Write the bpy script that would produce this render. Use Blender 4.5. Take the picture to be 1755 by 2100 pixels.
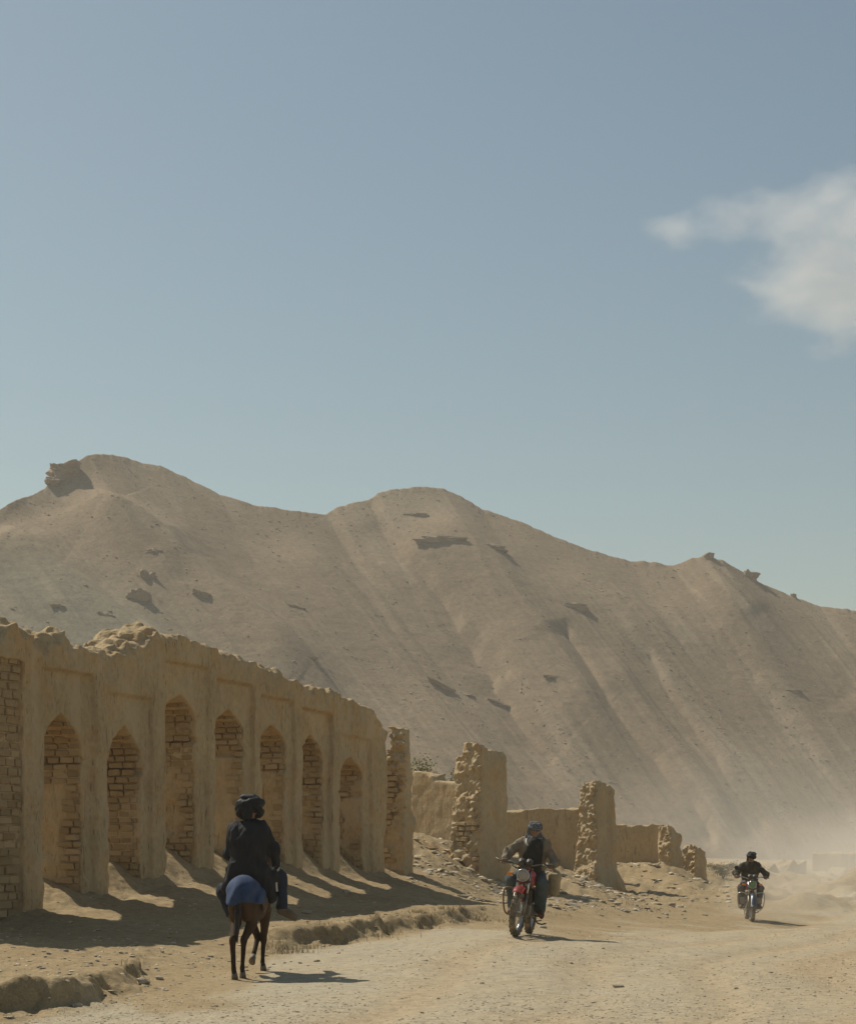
import bpy, bmesh, math, random
import numpy as np
from mathutils import Vector, Matrix

random.seed(7)
RNG = np.random.default_rng(11)
scene = bpy.context.scene
COL = scene.collection
for o in list(bpy.data.objects):
    bpy.data.objects.remove(o)

# ------------------------------------------------------------------ camera
FOC, PW, PH, HZN, EYE = 4200.0, 1755.0, 2100.0, 1725.0, 1.6   # focal length / picture size / horizon row in one unit, eye height in metres
cam_d = bpy.data.cameras.new('camera')
cam = bpy.data.objects.new('camera', cam_d)
COL.objects.link(cam)
cam.location = (0, 0, EYE)
cam.rotation_euler = (math.radians(90), 0, 0)
cam_d.sensor_fit = 'HORIZONTAL'
cam_d.sensor_width = 36
cam_d.lens = FOC / PW * 36
cam_d.shift_y = (HZN - PH / 2) / PW
cam_d.clip_start = 0.5
cam_d.clip_end = 20000
scene.camera = cam

# ------------------------------------------------------------------ sky, sun, exposure
SUN_AZ = math.atan2(-0.70, 0.714)      # from +Y towards +X
SUN_EL = math.radians(48)
TO_SUN = Vector((math.sin(SUN_AZ) * math.cos(SUN_EL), math.cos(SUN_AZ) * math.cos(SUN_EL), math.sin(SUN_EL)))
world = bpy.data.worlds.new('World')
scene.world = world
world.use_nodes = True
wn = world.node_tree
bg = wn.nodes['Background']
sky = wn.nodes.new('ShaderNodeTexSky')
sky.sky_type = 'NISHITA'
sky.sun_disc = False
sky.sun_elevation = SUN_EL
sky.sun_rotation = SUN_AZ
sky.altitude = 500
sky.air_density = 1.1
sky.dust_density = 1.8
sky.ozone_density = 0.0
wb = wn.nodes.new('ShaderNodeMix'); wb.data_type = 'RGBA'; wb.blend_type = 'MULTIPLY'   # white balance of the whole sky
wb.inputs[0].default_value = 1.0; wb.inputs[7].default_value = (0.905, 1.0, 0.92, 1)
wn.links.new(sky.outputs['Color'], wb.inputs[6]); wn.links.new(wb.outputs[2], bg.inputs['Color'])
bg.inputs['Strength'].default_value = 0.071
sd = bpy.data.lights.new('sun', 'SUN')
sd.energy = 4.3
sd.angle = math.radians(0.53)
sd.color = (1.0, 0.93, 0.80)
sun = bpy.data.objects.new('sun', sd)
COL.objects.link(sun)
sun.location = (-40, 40, 60)
sun.rotation_euler = TO_SUN.to_track_quat('Z', 'Y').to_euler()
vs = scene.view_settings
vs.view_transform = 'Standard'
vs.look = 'None'
vs.exposure = 0.0
vs.gamma = 1.0
vs.use_curve_mapping = False
scene.cycles.use_denoising = True
scene.cycles.max_bounces = 6
scene.cycles.diffuse_bounces = 4
scene.cycles.volume_bounces = 1
scene.cycles.volume_step_rate = 1.0
scene.cycles.volume_max_steps = 256

# ------------------------------------------------------------------ helpers: projection
def W(px, py, d):
    return np.array([(px - PW / 2) / FOC * d, d, EYE - (py - HZN) / FOC * d])
def proj(p):
    p = np.asarray(p, float)
    return PW / 2 + FOC * p[..., 0] / p[..., 1], HZN - FOC * (p[..., 2] - EYE) / p[..., 1]

# ------------------------------------------------------------------ helpers: noise
def _hash(ix, iy, iz):
    h = (ix.astype(np.int64) * 374761393 + iy.astype(np.int64) * 668265263 + iz.astype(np.int64) * 2147483647) & 0xFFFFFFFF
    h = ((h ^ (h >> 13)) * 1274126177) & 0xFFFFFFFF
    h = ((h ^ (h >> 16)) * 2246822519) & 0xFFFFFFFF
    return ((h ^ (h >> 15)) & 0xFFFFFF).astype(np.float32) / np.float32(8388608.0) - 1.0
def vnoise(x, y, z):
    x, y, z = np.broadcast_arrays(np.asarray(x, np.float64), np.asarray(y, np.float64), np.asarray(z, np.float64))
    fx, fy, fz = np.floor(x), np.floor(y), np.floor(z)
    ix, iy, iz = fx.astype(np.int64), fy.astype(np.int64), fz.astype(np.int64)
    u, v, w = x - fx, y - fy, z - fz
    u = u * u * (3 - 2 * u); v = v * v * (3 - 2 * v); w = w * w * (3 - 2 * w)
    def L(a, b, t): return a + (b - a) * t
    return L(L(L(_hash(ix, iy, iz), _hash(ix + 1, iy, iz), u), L(_hash(ix, iy + 1, iz), _hash(ix + 1, iy + 1, iz), u), v),
             L(L(_hash(ix, iy, iz + 1), _hash(ix + 1, iy, iz + 1), u), L(_hash(ix, iy + 1, iz + 1), _hash(ix + 1, iy + 1, iz + 1), u), v), w)
def fbm(x, y, z, octv=3, gain=0.5):
    s, a, f = 0, 1.0, 1.0
    for i in range(octv):
        s = s + a * vnoise(x * f + 17.3 * i, y * f - 9.1 * i, z * f + 4.7 * i)
        a *= gain; f *= 2.03
    return s
def sstep(a, b, x):
    t = np.clip((np.asarray(x, float) - a) / (b - a), 0, 1)
    return t * t * (3 - 2 * t)

# ------------------------------------------------------------------ helpers: meshes and objects
def mesh_np(name, V, Q, smooth=True):
    V = np.asarray(V, np.float32); Q = np.asarray(Q, np.int32)
    me = bpy.data.meshes.new(name)
    k = Q.shape[1]
    me.vertices.add(len(V)); me.vertices.foreach_set('co', V.ravel())
    me.loops.add(len(Q) * k); me.loops.foreach_set('vertex_index', Q.ravel())
    me.polygons.add(len(Q)); me.polygons.foreach_set('loop_start', np.arange(len(Q), dtype=np.int32) * k)
    me.polygons.foreach_set('use_smooth', np.full(len(Q), smooth, bool))
    me.update(calc_edges=True)
    return me
def mesh_bm(name, bm, smooth=False):
    me = bpy.data.meshes.new(name)
    bm.to_mesh(me); bm.free()
    if smooth:
        me.polygons.foreach_set('use_smooth', np.full(len(me.polygons), True))
    return me
def obj(name, me, mat=None, parent=None, loc=None, rot=None, scale=None):
    o = bpy.data.objects.new(name, me)
    COL.objects.link(o)
    if mat is not None and me is not None and len(me.materials) == 0:
        me.materials.append(mat)
    if parent is not None: o.parent = parent
    if loc is not None: o.location = loc
    if rot is not None: o.rotation_euler = rot
    if scale is not None: o.scale = scale
    return o
def tag(o, label=None, cat=None, group=None, kind=None):
    if label: o['label'] = label
    if cat: o['category'] = cat
    if group: o['group'] = group
    if kind: o['kind'] = kind
    return o
def empty(name, loc=(0, 0, 0), rot=(0, 0, 0), label=None, cat=None, group=None):
    o = obj(name, None, None, None, loc, rot)
    o.empty_display_size = 0.2
    return tag(o, label, cat, group)
def attr(me, name, vals):
    a = me.attributes.new(name, 'FLOAT', 'POINT')
    a.data.foreach_set('value', np.asarray(vals, np.float32))
def frame(a, b):
    d = (Vector(b) - Vector(a)); L = d.length
    return d.to_track_quat('Z', 'Y').to_matrix().to_4x4(), L
def bm_cyl(bm, a, b, r, r2=None, seg=12):
    R, L = frame(a, b)
    M = Matrix.Translation((Vector(a) + Vector(b)) / 2) @ R
    bmesh.ops.create_cone(bm, cap_ends=True, segments=seg, radius1=r, radius2=r if r2 is None else r2, depth=L, matrix=M)
def bm_box(bm, c, s, rot=None, bev=0.0):
    M = Matrix.Translation(Vector(c))
    if rot is not None: M = M @ rot
    M = M @ Matrix.Diagonal((s[0], s[1], s[2], 1))
    r = bmesh.ops.create_cube(bm, size=1, matrix=M)
    if bev > 0:
        es = list({e for v in r['verts'] for e in v.link_edges})
        bmesh.ops.bevel(bm, geom=es, offset=bev, segments=2, affect='EDGES', profile=0.5)
def bm_tube(bm, pts, r, seg=8, cap=True, closed=False):
    pts = [Vector(p) for p in pts]
    n = len(pts); rr = r if isinstance(r, (list, tuple)) else [r] * n
    rings = []
    up = Vector((0.13, 0.21, 1)).normalized()
    for i, p in enumerate(pts):
        if closed: t = pts[(i + 1) % n] - pts[i - 1]
        else: t = pts[min(i + 1, n - 1)] - pts[max(i - 1, 0)]
        t.normalize()
        a = t.cross(up)
        if a.length < 1e-3: a = t.cross(Vector((1, 0, 0)))
        a.normalize(); b = t.cross(a)
        up = b.cross(t) if False else up
        rings.append([bm.verts.new(p + (a * math.cos(2 * math.pi * k / seg) + b * math.sin(2 * math.pi * k / seg)) * rr[i]) for k in range(seg)])
    m = n if closed else n - 1
    for i in range(m):
        A, B = rings[i], rings[(i + 1) % n]
        for k in range(seg):
            bm.faces.new((A[k], A[(k + 1) % seg], B[(k + 1) % seg], B[k]))
    if cap and not closed:
        bm.faces.new(rings[0][::-1]); bm.faces.new(rings[-1])
def tube_obj(name, pts, r, mat, parent=None, seg=8, closed=False):
    bm = bmesh.new(); bm_tube(bm, pts, r, seg, True, closed)
    bmesh.ops.recalc_face_normals(bm, faces=bm.faces)
    return obj(name, mesh_bm(name, bm, True), mat, parent)
def spline(pts, n):
    P = [Vector(p) for p in pts]; out = []
    m = len(P) - 1
    for i in range(n + 1):
        f = i / n * m; k = min(int(f), m - 1); t = f - k
        p0, p1, p2, p3 = P[max(k - 1, 0)], P[k], P[k + 1], P[min(k + 2, m)]
        out.append(0.5 * ((2 * p1) + (p2 - p0) * t + (2 * p0 - 5 * p1 + 4 * p2 - p3) * t * t + (3 * p1 - p0 - 3 * p2 + p3) * t ** 3))
    return out

# ------------------------------------------------------------------ helpers: signed distance fields -> mesh
class Field:
    def __init__(s, lo, hi, h):
        s.lo = np.array(lo, float); s.h = h
        s.n = np.maximum(np.ceil((np.array(hi, float) - s.lo) / h).astype(int) + 1, 4)
        s.ax = [s.lo[i] + np.arange(s.n[i]) * h for i in range(3)]
        s.F = np.full(s.n, 0.5, np.float32)
    def grid(s): return np.meshgrid(*s.ax, indexing='ij', sparse=True)
    def _sl(s, lo, hi, m):
        a = np.clip(np.floor((np.array(lo) - m - s.lo) / s.h).astype(int), 0, s.n)
        b = np.clip(np.ceil((np.array(hi) + m - s.lo) / s.h).astype(int) + 1, 0, s.n)
        return tuple(slice(a[i], b[i]) for i in range(3))
    def _mix(s, sl, d, k, op):
        A = s.F[sl]
        d = d.astype(np.float32)
        if op == 'u':
            if k > 0:
                h = np.clip(0.5 + 0.5 * (A - d) / k, 0, 1); s.F[sl] = A + (d - A) * h - k * h * (1 - h)
            else: s.F[sl] = np.minimum(A, d)
        else:
            if k > 0:
                d = -d
                h = np.clip(0.5 - 0.5 * (A - d) / k, 0, 1); s.F[sl] = A + (d - A) * h + k * h * (1 - h)
            else: s.F[sl] = np.maximum(A, -d)
    def cap(s, a, b, ra, rb=None, k=0.02, op='u', sq=None):
        rb = ra if rb is None else rb
        a = np.array(a, float); b = np.array(b, float); R = max(ra, rb)
        sl = s._sl(np.minimum(a, b) - R, np.maximum(a, b) + R, 0.06 + k)
        X, Y, Z = np.meshgrid(s.ax[0][sl[0]], s.ax[1][sl[1]], s.ax[2][sl[2]], indexing='ij', sparse=True)
        ab = b - a; L = max(ab @ ab, 1e-9)
        t = np.clip(((X - a[0]) * ab[0] + (Y - a[1]) * ab[1] + (Z - a[2]) * ab[2]) / L, 0, 1)
        d = np.sqrt((X - a[0] - t * ab[0]) ** 2 + (Y - a[1] - t * ab[1]) ** 2 + (Z - a[2] - t * ab[2]) ** 2) - (ra + t * (rb - ra))
        s._mix(sl, d, k, op); return s
    def chain(s, pts, rs, k=0.02):
        for i in range(len(pts) - 1): s.cap(pts[i], pts[i + 1], rs[i], rs[i + 1], k)
        return s
    def ell(s, c, r, k=0.02, R=None, op='u'):
        c = np.array(c, float); r = np.array(r, float); m = max(r) if R is not None else r
        sl = s._sl(c - m, c + m, 0.06 + k)
        X, Y, Z = np.meshgrid(s.ax[0][sl[0]], s.ax[1][sl[1]], s.ax[2][sl[2]], indexing='ij', sparse=True)
        x, y, z = X - c[0], Y - c[1], Z - c[2]
        if R is not None:
            R = np.array(R)
            x, y, z = R[0, 0] * x + R[1, 0] * y + R[2, 0] * z, R[0, 1] * x + R[1, 1] * y + R[2, 1] * z, R[0, 2] * x + R[1, 2] * y + R[2, 2] * z
        k0 = np.sqrt((x / r[0]) ** 2 + (y / r[1]) ** 2 + (z / r[2]) ** 2)
        k1 = np.sqrt((x / r[0] ** 2) ** 2 + (y / r[1] ** 2) ** 2 + (z / r[2] ** 2) ** 2) + 1e-6
        d = k0 * (k0 - 1) / k1
        s._mix(sl, d, k, op); return s
    def box(s, c, hs, rnd=0.0, k=0.02, R=None, op='u'):
        c = np.array(c, float); hs = np.array(hs, float); m = np.linalg.norm(hs) if R is not None else hs
        sl = s._sl(c - m, c + m, 0.06 + k)
        X, Y, Z = np.meshgrid(s.ax[0][sl[0]], s.ax[1][sl[1]], s.ax[2][sl[2]], indexing='ij', sparse=True)
        x, y, z = X - c[0], Y - c[1], Z - c[2]
        if R is not None:
            R = np.array(R)
            x, y, z = R[0, 0] * x + R[1, 0] * y + R[2, 0] * z, R[0, 1] * x + R[1, 1] * y + R[2, 1] * z, R[0, 2] * x + R[1, 2] * y + R[2, 2] * z
        qx, qy, qz = np.abs(x) - hs[0] + rnd, np.abs(y) - hs[1] + rnd, np.abs(z) - hs[2] + rnd
        d = np.sqrt(np.maximum(qx, 0) ** 2 + np.maximum(qy, 0) ** 2 + np.maximum(qz, 0) ** 2) + np.minimum(np.maximum(qx, np.maximum(qy, qz)), 0) - rnd
        s._mix(sl, d, k, op); return s
    def rough(s, amp, sc, octv=2, off=0.0, aniso=(1, 1, 1), band=0.15):
        I = np.nonzero(np.abs(s.F) < band)
        x, y, z = s.ax[0][I[0]], s.ax[1][I[1]], s.ax[2][I[2]]
        s.F[I] += (amp * fbm(x * sc * aniso[0] + off, y * sc * aniso[1] - off, z * sc * aniso[2] + off * .7, octv)).astype(np.float32)
        return s
    def mesh(s, name, smooth=True):
        F = s.F
        F[0] = F[-1] = 0.5; F[:, 0] = F[:, -1] = 0.5; F[:, :, 0] = F[:, :, -1] = 0.5
        ins = F < 0
        c = np.zeros(tuple(s.n - 1), np.int8)
        for dx in (0, 1):
            for dy in (0, 1):
                for dz in (0, 1):
                    c += ins[dx:dx + s.n[0] - 1, dy:dy + s.n[1] - 1, dz:dz + s.n[2] - 1]
        act = (c > 0) & (c < 8)
        I = np.nonzero(act)
        ii, jj, kk = I
        idx = np.full(act.shape, -1, np.int32); idx[I] = np.arange(len(ii))
        P = np.zeros((len(ii), 3)); N = np.zeros(len(ii))
        cs = [(x, y, z) for x in (0, 1) for y in (0, 1) for z in (0, 1)]
        for a in cs:
            for b in cs:
                if sum(b) - sum(a) == 1 and all(b[q] >= a[q] for q in range(3)):
                    fa = F[ii + a[0], jj + a[1], kk + a[2]]; fb = F[ii + b[0], jj + b[1], kk + b[2]]
                    cr = (fa < 0) != (fb < 0)
                    t = np.where(cr, fa / np.where(cr, fa - fb, 1), 0)
                    for q in range(3):
                        P[:, q] += np.where(cr, a[q] + t * (b[q] - a[q]), 0)
                    N += cr
        P /= N[:, None]
        V = s.lo + (P + np.stack(I, 1)) * s.h
        Qs = []
        for ax in range(3):
            A = np.take(ins, range(0, s.n[ax] - 1), ax); B = np.take(ins, range(1, s.n[ax]), ax)
            E = np.nonzero(A != B)
            e = list(E)
            ok = np.ones(len(e[0]), bool)
            o1, o2 = [q for q in range(3) if q != ax]
            for q in (o1, o2): ok &= (e[q] > 0) & (e[q] < s.n[q] - 1)
            e = [x[ok] for x in e]
            def g(d1, d2):
                q = [None] * 3; q[ax] = e[ax]; q[o1] = e[o1] + d1; q[o2] = e[o2] + d2
                return idx[q[0], q[1], q[2]]
            quad = np.stack([g(-1, -1), g(0, -1), g(0, 0), g(-1, 0)], 1)
            inner = A[e[0], e[1], e[2]]
            flip = inner if ax == 1 else ~inner
            quad[flip] = quad[flip][:, ::-1]
            Qs.append(quad)
        Q = np.concatenate(Qs)
        return mesh_np(name, V, Q, smooth)

# ------------------------------------------------------------------ helpers: materials
def nd(nt, t, **kw):
    n = nt.nodes.new(t)
    for k, v in kw.items():
        if k in n.inputs.keys(): n.inputs[k].default_value = v
        else: setattr(n, k, v)
    return n
def newmat(name, rough=0.9, spec=0.2):
    m = bpy.data.materials.new(name); m.use_nodes = True
    b = m.node_tree.nodes['Principled BSDF']
    b.inputs['Roughness'].default_value = rough
    b.inputs['Specular IOR Level'].default_value = spec
    return m, m.node_tree, b
def noise(nt, scale, detail=3, rough=0.55, vec=None, stretch=None):
    n = nd(nt, 'ShaderNodeTexNoise'); n.inputs['Scale'].default_value = scale
    n.inputs['Detail'].default_value = detail; n.inputs['Roughness'].default_value = rough
    if vec is None:
        tc = nd(nt, 'ShaderNodeTexCoord'); vec = tc.outputs['Object']
    if stretch:
        mp = nd(nt, 'ShaderNodeMapping'); mp.inputs['Scale'].default_value = stretch
        nt.links.new(vec, mp.inputs['Vector']); vec = mp.outputs['Vector']
    nt.links.new(vec, n.inputs['Vector'])
    return n
def ramp(nt, fac, stops):
    r = nd(nt, 'ShaderNodeValToRGB')
    e = r.color_ramp.elements
    while len(e) > 1: e.remove(e[-1])
    for i, (p, c) in enumerate(stops):
        if i == 0: el = e[0]; el.position = p
        else: el = e.new(p)
        el.color = (c[0], c[1], c[2], 1) if hasattr(c, '__len__') else (c, c, c, 1)
    nt.links.new(fac, r.inputs['Fac'])
    return r.outputs['Color']
def mix(nt, fac, a, b, mode='MIX'):
    m = nd(nt, 'ShaderNodeMix'); m.data_type = 'RGBA'; m.blend_type = mode
    for s, v in ((0, fac), (6, a), (7, b)):
        if isinstance(v, (int, float)): m.inputs[s].default_value = v
        elif isinstance(v, tuple): m.inputs[s].default_value = (v[0], v[1], v[2], 1)
        else: nt.links.new(v, m.inputs[s])
    return m.outputs[2]
def bump(nt, h, strength, dist, prev=None):
    b = nd(nt, 'ShaderNodeBump'); b.inputs['Strength'].default_value = strength; b.inputs['Distance'].default_value = dist
    nt.links.new(h, b.inputs['Height'])
    if prev is not None: nt.links.new(prev, b.inputs['Normal'])
    return b.outputs['Normal']
def simple(name, col, rough=0.7, metal=0.0, var=0.25, scale=12.0, bmp=0.15, bdist=0.01, spec=0.3, dust=0.0):
    m, nt, b = newmat(name, rough, spec)
    n = noise(nt, scale, 4)
    c = ramp(nt, n.outputs['Fac'], [(0.25, [x * (1 - var) for x in col]), (0.75, [min(1, x * (1 + var)) for x in col])])
    if dust > 0:
        n2 = noise(nt, scale * 0.35, 4)
        f = ramp(nt, n2.outputs['Fac'], [(0.3, 0.25 * dust), (0.7, dust)])
        c = mix(nt, f, c, (0.32, 0.26, 0.17))
    nt.links.new(c, b.inputs['Base Color'])
    b.inputs['Metallic'].default_value = metal
    if bmp > 0: nt.links.new(bump(nt, n.outputs['Fac'], bmp, bdist), b.inputs['Normal'])
    return m

# ------------------------------------------------------------------ materials of the place
def m_ground():
    m, nt, b = newmat('dusty_ground', 0.95, 0.1)
    at = nd(nt, 'ShaderNodeAttribute'); at.attribute_name = 'road'
    tr = nd(nt, 'ShaderNodeAttribute'); tr.attribute_name = 'track'
    n1 = noise(nt, 0.5, 5, 0.6); n2 = noise(nt, 7, 5, 0.65); n3 = noise(nt, 45, 3, 0.7)
    n4 = noise(nt, 0.9, 4, 0.55, None, (0.42, 1.6, 1))
    dirt = ramp(nt, n1.outputs['Fac'], [(0.3, (0.315, 0.228, 0.122)), (0.7, (0.385, 0.29, 0.165))])
    grav = ramp(nt, n4.outputs['Fac'], [(0.34, (0.44, 0.36, 0.24)), (0.64, (0.43, 0.37, 0.262))])
    grav = mix(nt, tr.outputs['Fac'], grav, (0.44, 0.335, 0.205))
    c = mix(nt, at.outputs['Fac'], dirt, grav)
    sp = ramp(nt, n2.outputs['Fac'], [(0.3, 0.74), (0.52, 1.0), (0.75, 1.16)])
    c = mix(nt, 1.0, c, sp, 'MULTIPLY')
    sp3 = ramp(nt, n3.outputs['Fac'], [(0.3, 0.72), (0.55, 1.0), (0.72, 1.22)])
    c = mix(nt, 0.85, c, sp3, 'MULTIPLY')
    nt.links.new(c, b.inputs['Base Color'])
    nr = bump(nt, n2.outputs['Fac'], 0.55, 0.05)
    nr = bump(nt, n3.outputs['Fac'], 0.6, 0.012, nr)
    nt.links.new(nr, b.inputs['Normal'])
    return m
def m_hill():
    m, nt, b = newmat('hill_scree', 0.95, 0.05)
    at = nd(nt, 'ShaderNodeAttribute'); at.attribute_name = 'green'
    ag = nd(nt, 'ShaderNodeAttribute'); ag.attribute_name = 'pale'
    n1 = noise(nt, 0.035, 5, 0.6, None, (1, 1, 1.4)); n2 = noise(nt, 1.1, 4, 0.7); n3 = noise(nt, 0.16, 5, 0.65, None, (1, 1, 3)); n6 = noise(nt, 3.6, 2, 0.7)
    c = ramp(nt, n1.outputs['Fac'], [(0.3, (0.262, 0.195, 0.125)), (0.7, (0.315, 0.236, 0.152))])
    c = mix(nt, at.outputs['Fac'], c, (0.235, 0.215, 0.15))
    c = mix(nt, ag.outputs['Fac'], c, (0.39, 0.305, 0.205))
    c = mix(nt, 0.8, c, ramp(nt, n2.outputs['Fac'], [(0.3, 0.76), (0.5, 1.0), (0.7, 1.18)]), 'MULTIPLY')
    c = mix(nt, 0.5, c, ramp(nt, n3.outputs['Fac'], [(0.35, 0.86), (0.65, 1.1)]), 'MULTIPLY')
    c = mix(nt, 0.9, c, ramp(nt, n6.outputs['Fac'], [(0.3, 0.82), (0.5, 1.0), (0.7, 1.16)]), 'MULTIPLY')
    nt.links.new(c, b.inputs['Base Color'])
    nr = bump(nt, n6.outputs['Fac'], 0.4, 0.09)
    nr = bump(nt, n2.outputs['Fac'], 0.35, 0.3, nr)
    nr = bump(nt, n3.outputs['Fac'], 0.15, 0.6, nr)
    nt.links.new(nr, b.inputs['Normal'])
    return m
def m_mud(name, base=(0.47, 0.356, 0.208), streak=True):
    m, nt, b = newmat(name, 0.95, 0.08)
    n1 = noise(nt, 0.8, 5, 0.6); n2 = noise(nt, 9, 5, 0.65); n3 = noise(nt, 60, 2, 0.6)
    lo = [x * 0.86 for x in base]; hi = [x * 1.14 for x in base]
    c = ramp(nt, n1.outputs['Fac'], [(0.3, lo), (0.7, hi)])
    n5 = noise(nt, 1.7, 3, 0.5)
    c = mix(nt, ramp(nt, n5.outputs['Fac'], [(0.5, 0.0), (0.68, 0.5)]), c, (base[0] * 1.05, base[1] * 0.86, base[2] * 0.7))
    c = mix(nt, 0.7, c, ramp(nt, n2.outputs['Fac'], [(0.3, 0.8), (0.55, 1.0), (0.75, 1.12)]), 'MULTIPLY')
    nr = bump(nt, n2.outputs['Fac'], 0.55, 0.04)
    nr = bump(nt, n3.outputs['Fac'], 0.4, 0.008, nr)
    if streak:
        n4 = noise(nt, 7, 3, 0.6, None, (1.6, 1.6, 0.16))
        st = ramp(nt, n4.outputs['Fac'], [(0.0, 0.45), (0.31, 0.5), (0.37, 1.0)])
        c = mix(nt, 0.8, c, st, 'MULTIPLY')
        n6 = noise(nt, 22, 2, 0.6, None, (1.5, 1.5, 0.22))
        s6 = ramp(nt, n6.outputs['Fac'], [(0.0, 0.25), (0.32, 0.38), (0.37, 1.0)])
        c = mix(nt, 0.7, c, s6, 'MULTIPLY')
        n7 = noise(nt, 1.3, 4, 0.6, None, (1, 1, 0.35))
        c = mix(nt, ramp(nt, n7.outputs['Fac'], [(0.52, 0.0), (0.62, 0.55)]), c, (base[0] * 1.1, base[1] * 1.13, base[2] * 1.25))
        nr = bump(nt, n4.outputs['Fac'], 0.35, 0.05, nr); nr = bump(nt, n6.outputs['Fac'], 0.35, 0.03, nr)
    nt.links.new(c, b.inputs['Base Color'])
    nt.links.new(nr, b.inputs['Normal'])
    return m
def m_brick():
    m, nt, b = newmat('mud_brick', 0.95, 0.08)
    oi = nd(nt, 'ShaderNodeObjectInfo')
    n2 = noise(nt, 14, 4, 0.65)
    c = ramp(nt, oi.outputs['Random'], [(0.0, (0.33, 0.235, 0.125)), (0.5, (0.43, 0.31, 0.17)), (1.0, (0.51, 0.38, 0.22))])
    c = mix(nt, 0.7, c, ramp(nt, n2.outputs['Fac'], [(0.3, 0.78), (0.7, 1.12)]), 'MULTIPLY')
    nt.links.new(c, b.inputs['Base Color'])
    nt.links.new(bump(nt, n2.outputs['Fac'], 0.6, 0.03), b.inputs['Normal'])
    return m
def m_stone(name, a, bcol):
    m, nt, b = newmat(name, 0.9, 0.15)
    oi = nd(nt, 'ShaderNodeObjectInfo')
    n2 = noise(nt, 6, 4, 0.65)
    c = ramp(nt, oi.outputs['Random'], [(0.0, a), (1.0, bcol)])
    c = mix(nt, 0.7, c, ramp(nt, n2.outputs['Fac'], [(0.3, 0.75), (0.7, 1.15)]), 'MULTIPLY')
    nt.links.new(c, b.inputs['Base Color'])
    nt.links.new(bump(nt, n2.outputs['Fac'], 0.5, 0.05), b.inputs['Normal'])
    return m
M_GROUND = m_ground(); M_HILL = m_hill()
M_MUD = m_mud('mud_plaster'); M_MUD2 = m_mud('mud_rubble_core', (0.46, 0.355, 0.215), False)
M_BRICK = m_brick()
M_STONE = m_stone('stone', (0.40, 0.33, 0.23), (0.58, 0.51, 0.39))
M_CRAG = m_stone('crag_rock', (0.31, 0.24, 0.165), (0.36, 0.28, 0.19))

# ------------------------------------------------------------------ ground
class TPS:
    def __init__(s, pts, lam=1e-3):
        P = np.array([[p[0] / 600.0, math.log(p[2]) * 2.2] for p in pts])
        z = np.array([W(*p)[2] for p in pts])
        n = len(P); K = s._U(P[:, None] - P[None]) + lam * np.eye(n)
        A = np.zeros((n + 3, n + 3)); A[:n, :n] = K; A[:n, n] = 1; A[:n, n + 1:] = P; A[n, :n] = 1; A[n + 1:, :n] = P.T
        s.c = np.linalg.solve(A, np.concatenate([z, np.zeros(3)])); s.P = P; s.n = n
    @staticmethod
    def _U(d):
        r2 = (d ** 2).sum(-1); return 0.5 * r2 * np.log(r2 + 1e-12)
    def __call__(s, px, d):
        Q = np.stack([np.clip(px, -1600, 3400) / 600.0, np.log(np.clip(d, 14, 300)) * 2.2], -1); sh = Q.shape[:-1]; Q = Q.reshape(-1, 2)
        out = np.empty(len(Q))
        for i in range(0, len(Q), 60000):
            q = Q[i:i + 60000]
            out[i:i + 60000] = s._U(q[:, None] - s.P[None]) @ s.c[:s.n] + s.c[s.n] + q @ s.c[s.n + 1:]
        return out.reshape(sh)
def G(px, d, z):                       # a control point given by its height
    return (px, HZN - (z - EYE) * FOC / d, d)
FARG = [G(-1500, 300, 3.0), G(0, 300, 2.5), G(900, 300, 0.5), G(1700, 300, -1.9), G(3400, 300, -1.5), G(900, 150, 1.2),
        G(-1500, 120, 2.5), G(0, 130, 2.0), G(3400, 120, 0.5), (1500, 1788, 92), (1600, 1805, 82), (1700, 1794, 125), (1755, 1806, 92), (1560, 1778, 140), G(2200, 90, 0.0)]
ROAD = [G(-1600, 14, 0), G(0, 14, 0), G(900, 14, 0), G(1755, 14, 0), G(3400, 14, 0), G(0, 18.5, 0), (510, 2000, 24.4), (1050, 1922, 30), G(1755, 24.6, 0.0), G(3400, 25, 0.05),
        G(-1600, 28, 0.2), (1755, 1940, 31), (1300, 1930, 31), (1600, 1910, 40), (1200, 1890, 42), (1400, 1890, 47), (1535, 1892, 50), (1755, 1885, 52), G(3400, 50, -0.3),
        (550, 1955, 28.3), (700, 1930, 30.7), (850, 1910, 32.9), (1000, 1891, 36.1), G(900, 22, 0.03), G(1300, 22, 0.02),
        (1130, 1852, 46), (1300, 1862, 50), (1450, 1852, 57), (1650, 1845, 62), (1755, 1835, 62), G(600, 60, 1.2), G(0, 50, 0.8)] + FARG
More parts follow.
